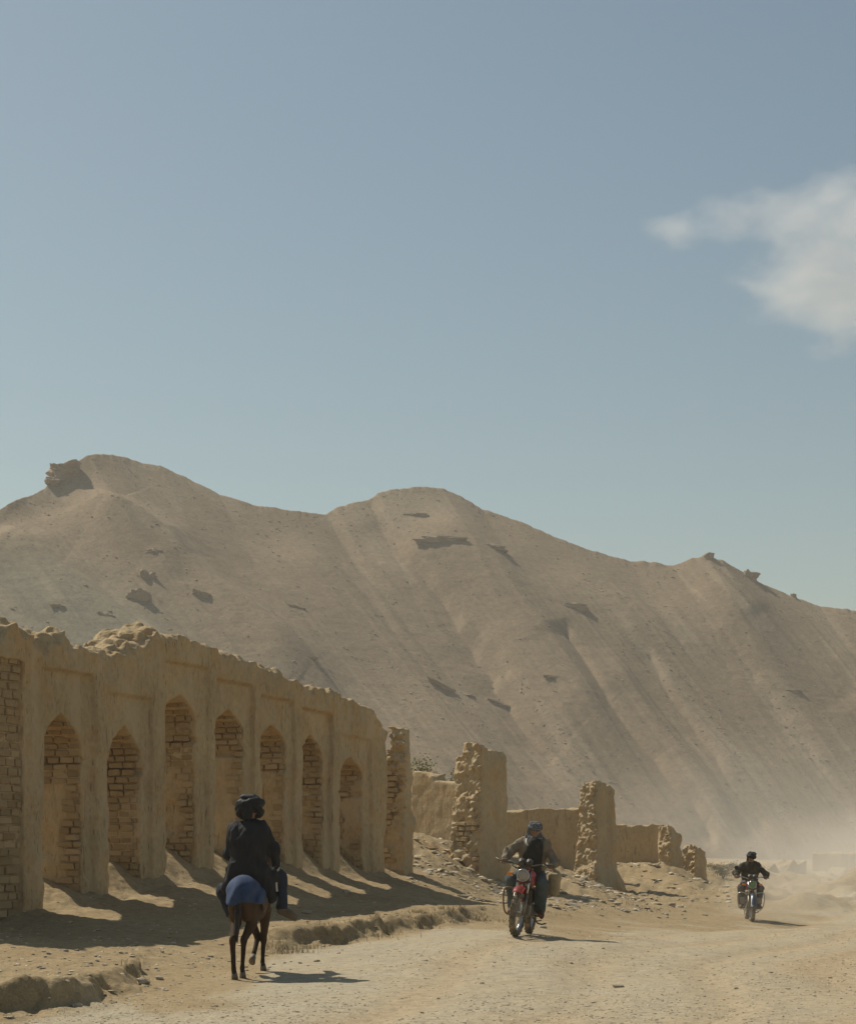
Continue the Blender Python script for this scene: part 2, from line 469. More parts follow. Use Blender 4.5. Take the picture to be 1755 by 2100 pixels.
TERR = [G(-1500, 18, 0.3), (0, 2020, 18.5), (230, 2010, 20.6), (0, 1985, 22), (200, 1960, 25.2), (0, 1935, 27.4), (365, 1941, 28.2), (400, 1962, 26), (480, 1945, 28),
        (560, 1905, 30), (700, 1882, 33), (850, 1862, 36.5), (990, 1858, 39.5), (925, 1853, 41), (700, 1843, 38.5), (850, 1826, 43), (500, 1880, 32.5), (250, 1905, 30), (120, 1908, 29.6),
        (0, 1893, 30.9), (75, 1875, 31.8), (205, 1843, 33.6), (325, 1813, 35.5), (435, 1795, 37.4), (600, 1790, 40.6), (690, 1798, 42.6), (785, 1797, 45), (430, 1850, 34.2), (560, 1845, 36.5),
        (835, 1778, 47.8), (862, 1716, 54), (900, 1745, 52.5), (960, 1792, 49.5), (1035, 1814, 52), (985, 1800, 51), (1000, 1838, 47.5), (1130, 1850, 46), (1090, 1812, 53),
        (1150, 1785, 57), (1175, 1795, 57.5), (1265, 1831, 61), (1240, 1822, 59), (1300, 1862, 50), (1300, 1803, 66), (1380, 1776, 69.5), (1440, 1806, 69), (1455, 1824, 72), (1450, 1852, 57), (1650, 1845, 62), (1755, 1835, 62),
        G(-1500, 32, 0.8), G(-600, 32, 0.5), G(0, 45, 1.1), G(300, 45, 1.2), G(600, 55, 1.5), G(0, 70, 1.6), G(750, 60, 1.7), G(1150, 75, 1.0), G(1350, 85, 0.9), G(3400, 40, 0.2), G(2200, 30, 0.1), G(3400, 16, 0.1)] + FARG
tps_r, tps_t = TPS(ROAD), TPS(TERR)
EDGE = np.array([[(px - PW / 2) / FOC * d, d] for px, d in [(-2500, 9.0), (-700, 15.2), (-200, 17.0), (0, 18.5), (130, 19.4), (235, 20.6), (330, 22.8), (430, 26.2), (550, 28.4), (700, 30.8), (850, 33.2), (960, 35.6), (1060, 39.5), (1200, 44), (1350, 49), (1480, 56), (1640, 66), (1900, 80), (2600, 110), (4200, 160)]])
def edge_dist(x, y):
    best = np.full(np.shape(x), 1e9); sgn = np.ones(np.shape(x))
    for a, b in zip(EDGE[:-1], EDGE[1:]):
        ab = b - a; L = ab @ ab
        t = np.clip(((x - a[0]) * ab[0] + (y - a[1]) * ab[1]) / L, 0, 1)
        dx, dy = x - a[0] - t * ab[0], y - a[1] - t * ab[1]
        d = dx * dx + dy * dy
        s = np.sign(ab[0] * (y - a[1]) - ab[1] * (x - a[0]))
        m = d < best
        best = np.where(m, d, best); sgn = np.where(m, s, sgn)
    return np.sqrt(best) * sgn           # positive: the bank side, left of the road
_wx = np.array([-3000, 200, 255, 320, 500, 560, 600, 940, 1010, 1100, 4000.]); _wv = np.array([.22, .22, .45, 1.5, 1.5, .5, .30, .30, 1.2, 3.0, 3.0])
def ground_z(x, y, detail=True):
    x = np.asarray(x, float); y = np.asarray(y, float)
    yy = np.maximum(y, 6.0)
    px = PW / 2 + FOC * x / yy; d = yy
    zr, zt = tps_r(px, d), tps_t(px, d)
    e = edge_dist(x, y)
    w = np.interp(px, _wx, _wv)
    jag = 0.28 * fbm(x * 1.3, y * 0.9, 3.0, 3) * (w < 1) + 0.1 * vnoise(x * 5, y * 4, 8.) + 0.03 * fbm(x * 7, y * 6, 2., 2) * (w < 1)
    f = sstep(-0.15, 1, (e + jag * sstep(2.0, 0.2, np.abs(e))) / w)
    tn = (x + 6.0795) * 0.3548 + (y - 31.818) * 0.9349; nn = (x + 6.0795) * 0.9349 - (y - 31.818) * 0.3548
    inb = sstep(-1.2, -0.2, tn) * sstep(15.2, 14.4, tn) * (0.5 + 0.14 * np.sin(tn * 0.9 - 2.6))
    zt = zt + inb * sstep(0.35, -1.0, nn)
    z = zr + (zt - zr) * f
    if detail:
        road = 1 - f
        z = z + road * (0.022 * fbm(x * 1.6, y * 0.8, 0, 3) + 0.018 * vnoise(x * 0.55 - y * 0.22, y * 0.12, 5.))
        ee = -e + 0.35 * vnoise(x * 0.25, y * 0.12, 4.)
        for c_, w_ in ((3.1, 0.3), (4.7, 0.3), (6.0, 0.25), (7.4, 0.35)): z = z - road * 0.03 * np.exp(-((ee - c_) / w_) ** 2)
        far = sstep(1440, 1560, px) * sstep(54, 60, d) * sstep(180, 120, d)
        z = z + far * (0.30 * fbm(x * 0.45, y * 0.33, 5.5, 4, 0.6) + 0.25 * vnoise(x * 0.16, y * 0.1, 2.5))
        z = z + 0.42 * np.exp(-((px - 1660) / 62) ** 2) * sstep(56.2, 57.4, d + 0.5 * vnoise(x * 1.1, 3., 1.)) * sstep(64, 58, d)
        z = z + 0.55 * np.exp(-((px - 1790) / 80) ** 2) * sstep(66, 68, d) * sstep(80, 70, d)
        rub = f * (0.35 + 0.65 * sstep(0.12, 0.6, z - zr)) 
        z = z + rub * (0.05 * fbm(x * 1.9, y * 1.6, 2.2, 4, 0.6)) + f * 0.012 * fbm(x * 8, y * 8, 1.1, 2)
        mound = sstep(45, 52, y) * sstep(95, 75, y) * f
        z = z + mound * 0.13 * fbm(x * 1.1, y * 1.1, 7.7, 4, 0.62)
        lip = np.exp(-((e - 0.35 * w) / 0.35) ** 2) * (w < 1)
        z = z + lip * (0.07 * fbm(x * 2.5, y * 2.2, 4.1, 3, 0.6) + 0.015 * fbm(x * 8, y * 7, 1.3, 2, 0.6))
    return z
def ground_mask(x, y):
    px = PW / 2 + FOC * x / np.maximum(y, 6); w = np.interp(px, _wx, _wv)
    return 1 - sstep(-1.3, -0.3, edge_dist(x, y) / np.maximum(w, 0.5) + 0.6 * vnoise(x * 1.2, y * .8, 6.))

def track_mask(x, y):
    e = -edge_dist(x, y) + 0.35 * vnoise(x * 0.25, y * 0.12, 4.)
    m = 0
    for c, w in ((3.1, 0.42), (4.7, 0.42), (6.0, 0.35), (7.4, 0.5)): m = m + np.exp(-((e - c) / w) ** 2)
    return np.clip(m * (0.65 + 0.5 * fbm(x * .5, y * .25, 9., 2)) + 0.30 * sstep(4, 8, e), 0, 1)
pxs = np.concatenate([np.linspace(-9000, -900, 40)[:-1], np.linspace(-900, -60, 60)[:-1], np.arange(-60, 1820, 3.0), np.linspace(1823, 2600, 60), np.linspace(2620, 11000, 40)])
ds = np.concatenate([np.linspace(7, 15.5, 22)[:-1], np.arange(15.5, 50, 0.065), np.exp(np.linspace(math.log(50), math.log(110), 120)), np.exp(np.linspace(math.log(111), math.log(420), 40))])
PX, DD = np.meshgrid(pxs, ds, indexing='xy')
GX = (PX - PW / 2) / FOC * DD; GY = DD
GZ = ground_z(GX, GY)
V = np.stack([GX, GY, GZ], -1).reshape(-1, 3)
nr_, nc_ = PX.shape
ID = np.arange(nr_ * nc_).reshape(nr_, nc_)
Q = np.stack([ID[:-1, :-1], ID[:-1, 1:], ID[1:, 1:], ID[1:, :-1]], -1).reshape(-1, 4)
gm = mesh_np('ground', V, Q)
attr(gm, 'road', ground_mask(GX, GY).ravel())
attr(gm, 'track', track_mask(GX, GY).ravel())
ground = tag(obj('ground', gm, M_GROUND), kind='structure', label='dusty gravel road and bare earth verge below the ruins')
# the plain the place lies in, below the modelled ground, out to the horizon
bm = bmesh.new()
bmesh.ops.create_grid(bm, x_segments=60, y_segments=60, size=6000)
for v in bm.verts: v.co.z = -1.6
pm = mesh_bm('plain', bm); 
attr(pm, 'road', np.zeros(len(pm.vertices))); attr(pm, 'track', np.zeros(len(pm.vertices)))
tag(obj('plain', pm, M_GROUND), kind='structure')

_dd = np.exp(np.linspace(math.log(13), math.log(300), 2600))
def on_ground(px, py):
    p = W(px, py, 1.0); x = p[0] * _dd
    z = ground_z(x, _dd); rz = EYE - (py - HZN) / FOC * _dd
    k = np.argmax(z >= rz)
    return Vector((x[k], _dd[k], z[k]))
def gz(x, y): return float(ground_z(np.array([x]), np.array([y]))[0])

# ------------------------------------------------------------------ hill
RIDGE = np.array([(-9000, 1500), (-5000, 1420), (-2500, 1280), (-1200, 1200), (-600, 1150), (-300, 1115), (-100, 1075), (0, 1043), (70, 1012), (110, 990), (150, 950), (185, 931), (230, 932), (280, 945), (330, 955), (385, 980), (450, 1014), (520, 1035), (600, 1047), (668, 1055), (690, 1040), (720, 1031), (755, 1027), (775, 1011), (815, 1002), (870, 999), (910, 1002), (945, 1018), (990, 1045), (1060, 1068), (1130, 1098), (1200, 1125), (1290, 1150), (1380, 1158), (1420, 1145), (1450, 1141), (1480, 1149), (1530, 1178), (1560, 1195), (1625, 1222), (1680, 1243), (1755, 1252), (1900, 1268), (2200, 1320), (3000, 1420), (5000, 1500), (11000, 1560)], float)
hpx = np.concatenate([np.linspace(-9000, -700, 70)[:-1], np.linspace(-700, -40, 70)[:-1], np.arange(-40, 1800, 2.6), np.linspace(1803, 2700, 90), np.linspace(2720, 11000, 60)])
NV = 430
vv = np.concatenate([np.linspace(0, 1, NV), 1 + np.linspace(0.01, 1.2, 40)])
HPX, HV = np.meshgrid(hpx, vv, indexing='xy')
ry = np.interp(HPX, RIDGE[:, 0], RIDGE[:, 1])
rys = sum(np.interp(HPX + o, RIDGE[:, 0], RIDGE[:, 1]) for o in np.linspace(-220, 220, 23)) / 23
foot = 262 + 85 * np.clip(HPX / 1755, -1.5, 2.0)
tanr = (HZN - rys) / FOC
slope = 0.50
ridge_d = foot * slope / (slope - tanr) 
rsk = np.interp(HPX - 330 * (1 - np.clip(HV, 0, 1)), RIDGE[:, 0], RIDGE[:, 1])
zr_ = EYE + (HZN - (rys + (rsk - rys) * sstep(0.45, 1.0, HV))) / FOC * ridge_d
z0 = -5.0
vf = np.clip(HV, 0, 1)
HD = foot + (ridge_d - foot) * HV
HZ = z0 + (zr_ - z0) * (0.86 * vf + 0.14 * vf ** 2.2 )
HYv = HZN - (HZ - EYE) * FOC / HD
# relief: gullies and spurs that run down to the right
def pdist(poly, px, y):
    best = np.full(px.shape, 1e9); sg = np.zeros(px.shape); tt = np.zeros(px.shape)
    n = len(poly) - 1
    for i, (a, b) in enumerate(zip(poly[:-1], poly[1:])):
        a = np.array(a, float); b = np.array(b, float); ab = b - a; L = ab @ ab
        t = np.clip(((px - a[0]) * ab[0] + (y - a[1]) * ab[1]) / L, 0, 1)
        dx, dy = px - a[0] - t * ab[0], y - a[1] - t * ab[1]
        d = np.hypot(dx, dy); s = np.sign(ab[0] * dy - ab[1] * dx)
        m = d < best
        best = np.where(m, d, best); sg = np.where(m, s, sg); tt = np.where(m, (i + t) / n, tt)
    return best, sg, tt                       # sg < 0: right / above side of a line running down to the right
REL = np.zeros(HPX.shape)
SPURS = [([(190, 940), (215, 1061), (340, 1141), (380, 1196), (435, 1246), (540, 1331), (640, 1415), (760, 1540)], 6.0, 46, 170),
         ([(870, 1005), (930, 1100), (1017, 1187), (1087, 1297), (1157, 1387), (1227, 1487), (1330, 1600)], 3.6, 60, 110),
         ([(1150, 1110), (1230, 1190), (1320, 1330), (1400, 1460), (1500, 1600), (1580, 1730)], 1.8, 55, 80),
         ([(1430, 1143), (1490, 1230), (1560, 1350), (1660, 1500), (1760, 1640)], 1.6, 60, 90),
         ([(-60, 1060), (40, 1130), (140, 1230), (260, 1330), (420, 1480), (560, 1620)], 4.5, 40, 110),
         ([(560, 1043), (700, 1230), (830, 1380), (960, 1540), (1090, 1700)], 2.4, 60, 130),
         ([(1230, 1330), (1330, 1480), (1430, 1600), (1540, 1730)], 1.4, 26, 40)]
for poly, A, wr, wl in SPURS:
    b, s, t = pdist(poly, HPX, HYv)
    REL += A * np.exp(-(b / np.where(s < 0, wr, wl)) ** 1.4) * sstep(0, 0.18, t) * sstep(1.0, 0.75, t)
GULL = [([(783, 1040), (800, 1090), (860, 1176), (877, 1197), (977, 1337), (1022, 1412), (1087, 1502), (1200, 1640)], 2.2, 14, 80),
        ([(1150, 1290), (1177, 1337), (1227, 1437), (1357, 1587), (1452, 1687), (1480, 1757)], 1.6, 10, 40),
        ([(960, 1270), (1040, 1400), (1150, 1540), (1280, 1680)], 0.9, 12, 40),
        ([(350, 1180), (470, 1330), (580, 1450), (700, 1560)], 1.2, 14, 50),
        ([(20, 1090), (110, 1180), (200, 1240), (330, 1370)], 1.2, 16, 60),
        ([(1300, 1300), (1400, 1480), (1500, 1620), (1600, 1740)], 0.9, 12, 40),
        ([(1480, 1300), (1600, 1480), (1700, 1600), (1800, 1700)], 0.9, 16, 50),
        ([(1560, 1230), (1660, 1330), (1780, 1440)], 0.8, 18, 60)]
for poly, A, wr, wl in GULL:
    b, s, t = pdist(poly, HPX + 7 * vnoise(HYv / 30, HPX / 60, 2.), HYv)
    REL -= A * np.exp(-(b / np.where(s < 0, wr, wl)) ** 1.2) * sstep(0, 0.12, t) * sstep(1.0, 0.85, t)
acr = HPX - 0.80 * (HYv - 1050)
REL += 0.8 * (0.5 - np.abs(vnoise(acr / 130, HYv / 800, 0.5))) + 0.3 * (0.5 - np.abs(vnoise(acr / 46, HYv / 420, 3.5)))
REL += 0.34 * (0.5 - np.abs(vnoise(acr / 15, HYv / 260, 6.5)))
hx_, hy_ = (HPX - PW / 2) / FOC * HD, HD
REL += 0.9 * fbm(hx_ / 34, hy_ / 34, 0.3, 2) + 0.045 * fbm(hx_ / 1.8, hy_ / 1.8, 0.9, 3, 0.65)
REL += 0.05 * np.maximum(vnoise(hx_ / 9, HZ / 0.9, 1.0), 0)
fade = sstep(0, 0.10, HV) * (1 - 0.985 * sstep(0.80, 1.0, HV))
back = np.clip(HV - 1, 0, 9)
HZ = HZ + REL * fade - back * 45 - 20 * back ** 2
ridge_n = 0.22 * fbm(HPX / 24, 0.4, 0.2, 4, 0.65)
HZ = HZ + ridge_n * sstep(0.975, 1.0, HV)
HX = (HPX - PW / 2) / FOC * HD
Vh = np.stack([HX, HD, HZ], -1)
nr_, nc_ = HPX.shape
ID = np.arange(nr_ * nc_).reshape(nr_, nc_)
Q = np.stack([ID[:-1, :-1], ID[:-1, 1:], ID[1:, 1:], ID[1:, :-1]], -1).reshape(-1, 4)
hm = mesh_np('hill', Vh.reshape(-1, 3), Q)
HPXp, HPYp = proj(Vh)
gr = sstep(-150, -10, (HYv - 1180) - 0.42 * HPX - 60) * sstep(520, 200, HPX) * sstep(1100, 1200, HYv)
gr = np.clip(gr + 0.5 * sstep(0.1, 0.6, fbm(HPX / 140, HYv / 60, 8., 3)) * sstep(1280, 1420, HYv) * sstep(900, 500, HPX), 0, 1) * 0.85
pale = 0.7 * np.exp(-((HPX - 860) / 110) ** 2 - ((HYv - 1035) / 45) ** 2) + 0.55 * np.exp(-((HPX - 130) / 60) ** 2 - ((HYv - 1000) / 30) ** 2)
pale += 0.4 * sstep(0.2, 0.7, fbm(acr / 60, HYv / 160, 5., 3)) + 0.45 * sstep(0.25, 0.75, fbm(acr / 13, HYv / 420, 2.2, 3)) * sstep(-0.1, 0.5, vnoise(acr / 150, HYv / 200, 7.))
attr(hm, 'green', gr.ravel()); attr(hm, 'pale', np.clip(pale, 0, 0.8).ravel())
tag(obj('hill', hm, M_HILL), kind='structure', label='bare brown mountain ridge with scree gullies')
def on_hill(px, py):
    c = int(np.argmin(np.abs(hpx - px))); col = HPYp[:NV, c]
    k = int(np.argmax(col <= py)) if (col <= py).any() else NV - 1
    return Vector(Vh[k, c])

# ------------------------------------------------------------------ rocks
def rock_mesh(name, seed, dims=(1, 1, 1), sub=3, strata=0.0, rough=0.22, boxy=0.5):
    bm = bmesh.new()
    bmesh.ops.create_icosphere(bm, subdivisions=sub, radius=1)
    co = np.array([v.co[:] for v in bm.verts])
    m = np.abs(co).max(1, keepdims=True)
    co = co * (1 - boxy) + (co / m) * boxy * 0.85
    n = fbm(co[:, 0] * 1.3 + seed * 7.1, co[:, 1] * 1.3 + seed, co[:, 2] * 1.3 - seed * 3, 3, 0.55)
    co = co * (1 + rough * n[:, None])
    if strata > 0:
        lay = vnoise(np.zeros(len(co)) + seed, co[:, 2] * 5.0, seed * 1.7)
        co[:, :2] *= (1 + strata * lay)[:, None]
    co *= np.array(dims)
    for v, c in zip(bm.verts, co): v.co = c
    return mesh_bm(name, bm, sub >= 4)
def hill_rock(name, px, py, wpx, hpx_, dep, label, cat='rock', strata=0.25, seed=1, yaw=0.0, sub=4, sink=0.3, tilt=0.0):
    p = on_hill(px, py); s = FOC / p.y
    w, h = wpx / s / 2, hpx_ / s / 2
    me = rock_mesh(name, seed, (w, dep, h), sub, strata, 0.36, 0.75)
    o = obj(name, me, M_CRAG, None, p + Vector((0, dep * sink, 0)), (0, tilt, yaw))
    return tag(o, label, cat)
LEDGES = [(128, 968, 66, 44, 3.2, 'layered cliff block below the left summit', 0.1, 0.0), (132, 940, 58, 20, 2.6, 'flat cap rock on top of the left summit cliff', 0.1, 0.05), (108, 992, 30, 22, 2.0, 'small broken rock at the foot of the summit cliff', 0.1, 0.0),
          (848, 1058, 66, 12, 1.4, 'thin upper rock ledge under the rounded middle summit', 0.1, 0.0), (908, 1113, 130, 26, 2.2, 'long dark rock ledge under the rounded middle summit', 0.1, 0.06), (1005, 1122, 74, 14, 1.6, 'narrow right end of the ledge under the middle summit', 0.1, 0.12),
          (1176, 1247, 58, 20, 1.8, 'flat grey ledge sticking out of the right slope', 0.1, 0.08), (285, 1232, 48, 46, 1.8, 'tall dark outcrop low on the left spur', 0.1, 0.2), (300, 1190, 36, 40, 1.6, 'crumbling outcrop above the tall dark one on the left spur', 0.1, 0.25), (315, 1134, 44, 20, 1.5, 'outcrop at the crest of the left spur', 0.1, 0.2),
          (408, 1226, 46, 30, 1.8, 'slanted dark slab on the right flank of the left spur', 0.1, 0.5), (1130, 1391, 44, 12, 1.4, 'small ledge low in the middle of the mountain', 0.1, 0.1), (900, 1412, 70, 20, 1.8, 'slanted rock band low on the middle slope', 0.1, 0.55), (955, 1426, 34, 10, 1.2, 'short rock shelf right of the slanted band', 0.1, 0.2), (1030, 1450, 74, 14, 1.5, 'long tilted rock shelf low on the middle slope', 0.1, 0.4),
          (636, 1349, 30, 6, 0.8, 'thin rock shelf above the arcade', 0.1, 0.1), (116, 1247, 26, 12, 1.0, 'grey rock on the greenish lower left slope', 0.1, 0.1), (215, 1262, 40, 12, 1.0, 'low grey rock band on the greenish slope', 0.1, 0.3),
          (610, 1248, 40, 14, 1.2, 'dark shelf in the middle of the bare slope', 0.1, 0.4), (1630, 1420, 40, 10, 1.2, 'weathered shelf on the far right slope', 0.1, 0.2)]
for i, (px, py, w, h, dep, lab, yaw, tilt) in enumerate(LEDGES):
    hill_rock('rock_outcrop', px, py - 0.05 * h, w * 0.95, h * (0.85 if i > 2 else 1.0), dep * 1.1, lab, 'rock', 0.09, i + 3, yaw, 5, 0.74 if i > 2 else 0.25, tilt * 0.8)
hill_rock('boulder', 1452, 1142, 22, 16, 0.9, 'square boulder on the small knoll of the ridge', 'boulder', 0.1, 41, 0.2, 4, 0.0)
hill_rock('boulder', 1537, 1174, 32, 22, 1.1, 'big rounded boulder perched on the ridge skyline', 'boulder', 0.1, 42, 0.2, 4, 0.0, 0.35)
hill_rock('boulder', 1626, 1221, 11, 9, 0.5, 'small boulder low on the right ridge skyline', 'boulder', 0.1, 43, 0.2, 3, 0.0)

# ------------------------------------------------------------------ the ruined mud walls
AO = np.array([(75 - PW / 2) / 132.0, FOC / 132.0])                      # near end of the arcade line
_e = np.array([(785 - PW / 2) / 93.2, FOC / 93.2])
AU = (_e - AO) / np.linalg.norm(_e - AO)                                 # along the arcade, away from the camera
AN = np.array([AU[1], -AU[0]])                                           # out of its face, to the road
def t_of(px):
    k = (px - PW / 2) / FOC
    return (k * AO[1] - AO[0]) / (AU[0] - k * AU[1])
def d_of(px): return AO[1] + AU[1] * t_of(px)
def z_of(px, py): return EYE - (py - HZN) / FOC * d_of(px)
A_ROT = math.atan2(AU[1], AU[0])                                         # local x = along, local y = into the wall, local z = up
def to_world(t, n, z): return Vector((AO[0] + AU[0] * t + AN[0] * n, AO[1] + AU[1] * t + AN[1] * n, z))

def unit2(v): return v / np.linalg.norm(v)
bricks_me = []
for q in range(6):
    bm = bmesh.new(); bmesh.ops.create_cube(bm, size=1)
    bmesh.ops.bevel(bm, geom=list(bm.edges), offset=0.09, segments=1, affect='EDGES')
    r = random.Random(q)
    for v in bm.verts: v.co += Vector((r.uniform(-.05, .05), r.uniform(-.05, .05), r.uniform(-.06, .06)))
    bricks_me.append(mesh_bm('brick', bm, False)); bricks_me[-1].materials.append(M_BRICK)
bricks_np = []
for m_ in bricks_me:
    a_ = np.empty(len(m_.vertices) * 3, np.float32); m_.vertices.foreach_get('co', a_)
    bricks_np.append((a_.reshape(-1, 3), [list(p.vertices) for p in m_.polygons]))
class Rest:                                            # the bricks past the first 300 of one wall, joined
    def __init__(s): s.V = []; s.F = []; s.n = 0
    def add(s, q, M):
        v, fs = bricks_np[q]; v = v @ np.array(M.to_3x3()).T + np.array(M.translation)
        s.V.append(v); s.F += [[i + s.n for i in f] for f in fs]; s.n += len(v)
    def build(s, name, parent):
        me = bpy.data.meshes.new(name); me.from_pydata(np.concatenate(s.V).tolist(), [], s.F); me.update()
        return tag(obj(name, me, M_BRICK, parent), kind='stuff')
def brick_face(parent, org, ax, out, width, z0, z1, keep, bl=0.27, bh=0.095, proud=0.035, seed=0, limit=80, rest=None, inset=None):
    """courses of single bricks on a vertical face: org at its bottom corner, ax along it, out of it"""
    r = random.Random(seed); n = 0; z = z0; row = 0
    ang = math.atan2(ax[1], ax[0])
    while z < z1:
        x = -r.uniform(0, bl) - (row % 2) * bl * 0.5
        h = bh * r.uniform(0.85, 1.1)
        while x < width:
            L = bl * r.uniform(0.75, 1.2)
            a, b = max(x, 0.0), min(x + L, width)
            if b - a > 0.07 and (n < limit or rest) and keep((a + b) / 2 / width, (z - z0) / (z1 - z0)):
                c = org + Vector((ax[0] * (a + b) / 2, ax[1] * (a + b) / 2, 0)) + Vector((out[0], out[1], 0)) * (proud * r.uniform(0.15, 0.75) - 0.05)
                if inset: c += Vector((out[0], out[1], 0)) * inset(z + h / 2)
                c.z = z + h / 2
                q = r.randrange(6); rt_ = (r.uniform(-.04, .04), r.uniform(-.03, .03), ang + r.uniform(-.04, .04)); sc_ = ((b - a) - 0.014, 0.12, h)
                if n < limit: obj('brick', bricks_me[q], None, parent, c, rt_, sc_)
                else: rest.add(q, Matrix.LocRotScale(c, __import__('mathutils').Euler(rt_), Vector(sc_)))
                n += 1
            x += L + 0.012
        z += h + 0.026; row += 1
    return n

# --- arcade
TOPL = [(-260, 1290), (-60, 1300), (0, 1295), (12, 1287), (63, 1288), (77, 1306), (92, 1318), (107, 1295), (140, 1297), (146, 1312), (187, 1318), (217, 1334), (240, 1343), (247, 1330), (290, 1312), (313, 1294), (337, 1283), (353, 1293), (417, 1314), (467, 1329), (585, 1377), (629, 1398), (639, 1406), (641, 1422), (645, 1404), (689, 1414), (732, 1434), (772, 1455), (779, 1474), (795, 1490)]
TT = np.array([t_of(p[0]) for p in TOPL]); TZ = np.array([z_of(*p) for p in TOPL])
BAYS = [  # left px, right px, arch peak y, right spring y, ledge y, panel right px, panel top y, through
    (-90, 50, 1420, 1500, 1560, None, None, False),
    (97, 180, 1464, 1535, 1560, 200, 1378, True), (230, 297, 1488, 1556, 1582, 313, 1428, True), (345, 410, 1425, 1480, 1517, 431, 1364, True),
    (447, 510, 1455, 1500, 1545, 523, 1400, True), (540, 594, 1488, 1530, 1575, 607, 1433, True), (624, 672, 1508, 1560, 1604, 685, 1459, True), (702, 749, 1554, 1590, 1630, 763, 1512, True)]
DEP = 1.05
TEND = t_of(795)
lo = (t_of(-150), -DEP - 0.12, -0.4); hi = (TEND + 0.25, 0.2, TZ.max() + 0.25)
f = Field(lo, hi, 0.032)
T, N, Z = f.grid()
wob = 0.0
topz = np.interp(f.ax[0], TT, TZ)[:, None, None]
lump = 0.55 + 0.8 * sstep(t_of(360), t_of(300), T)
topn = topz + 0.10 * lump * fbm(T * 3.1, N * 3.0, 1.7, 3, 0.6) - 0.10 * np.abs((N + DEP / 2) / (DEP / 2)) ** 3
front = np.zeros((f.n[0], 1, f.n[2]))
for (l, r_, pk, sp, lg, pr, pt, th) in BAYS:
    if pr is None: continue
    a, b = t_of(l) - 0.07, t_of(pr)
    zt = np.interp(f.ax[0], [a, b], [z_of(l, pt - 6), z_of(pr, pt + 8)])[:, None, None]
    front = np.minimum(front, -(0.095 + 0.02 * math.sin(l)) * (sstep(a - .02, a + .02, T) * sstep(b + .02, b - .014, T) * sstep(zt + .05, zt - .03, Z)))
front = front + 0.022 * fbm(T * 1.1, 0.3, Z * 0.9, 3) - 0.03 * sstep(0.25, 0.7, fbm(T * 1.3, 4.3, Z * 1.1, 3))
batter = 0.0
S = np.maximum(np.maximum(N - front, -DEP - N), (Z - topn) * 0.9)
endx = TEND - 0.12 * sstep(3.4, 1.2, Z) + 0.05 * fbm(0.5, N * 3, Z * 2.2, 3)
S = np.maximum(S, T - endx)
for i, (l, r_, pk, sp, lg, pr, pt, th) in enumerate(BAYS):
    a, b = t_of(l), t_of(r_); tc, w = (a + b) / 2, (b - a) / 2
    zp = z_of((l + r_) / 2, pk); zs = z_of(r_, sp)
    gb = gz(*to_world(tc, 0, 0)[:2])
    q = np.clip((Z - zs) / (zp - zs), 0, 1.6)
    ww = w * (1 - q ** 1.75) + 0.10 * sstep(gb + 1.1, gb, Z) * np.where(T < tc, 1.0, 0.25)
    hole = (np.abs(T - tc + 0.02 * vnoise(Z * 5, N * 3, i * 3.)) - ww - 0.06 * np.maximum(fbm(Z * 2.3, i * 7.7, np.sign(T - tc) * 3.1 + 0 * Z, 3), -0.1)) * 0.8
    zl = z_of(r_, lg)
    gro = 0.055 * sstep(0.075, 0.03, np.abs(Z - zl))
    hole = hole - gro
    if not th: hole = np.maximum(np.maximum(np.abs(T - tc) - w, Z - z_of(25, 1352)), -0.10 - N)
    S = np.maximum(S, -hole)
f.F[:] = S
f.rough(0.018, 3.5, 3); f.rough(0.014, 12.0, 2, 3.0, (1, 1, 0.45))
# broken rubble crest: rougher near the top
I = np.nonzero(np.abs(f.F) < 0.2)
near = sstep(0.45, 0.0, np.interp(f.ax[0][I[0]], TT, TZ) - f.ax[2][I[2]])
f.F[I] += (near * (0.04 + 0.035 * sstep(t_of(360), t_of(300), f.ax[0][I[0]])) * fbm(f.ax[0][I[0]] * 6, f.ax[1][I[1]] * 6, f.ax[2][I[2]] * 6, 2)).astype(np.float32)
me = f.mesh('arcade_wall')
co = np.empty(len(me.vertices) * 3, np.float32); me.vertices.foreach_get('co', co); co = co.reshape(-1, 3)
wco = np.stack([AO[0] + AU[0] * co[:, 0] + AN[0] * co[:, 1], AO[1] + AU[1] * co[:, 0] + AN[1] * co[:, 1], co[:, 2]], 1)
me.vertices.foreach_set('co', wco.astype(np.float32).ravel()); me.flip_normals(); me.update()
ac_o = to_world(3.0, -0.5, 0.5)
arcade = empty('mud_brick_arcade', ac_o, label='long ruined mud brick wall with pointed arches behind the mounted rider', cat='wall')
arcade['kind'] = 'thing'
PINV = Matrix.Translation(-ac_o)
def under(o, root):                                   # child built in world coordinates
    o.parent = root; o.matrix_parent_inverse = Matrix.Translation(-Vector(root.location)); return o
under(obj('wall', me, M_MUD), arcade)
nb = 0
REST = Rest()
KEEP = {0: lambda a, h: vnoise(a * 3, h * 4, 1.) > -0.75, 1: lambda a, h: h > 0.62 or a < 0.42, 2: lambda a, h: vnoise(a * 2.5, h * 5, 7.) > -0.6,
        3: lambda a, h: h > 0.55 or a < 0.38 or h < 0.16, 4: lambda a, h: h > 0.74 or a < 0.28, 5: lambda a, h: h > 0.70 or a < 0.33, 6: lambda a, h: h > 0.45 or a < 0.4 or h < 0.2, 7: lambda a, h: vnoise(a * 3, h * 5, 3.) > -0.4}
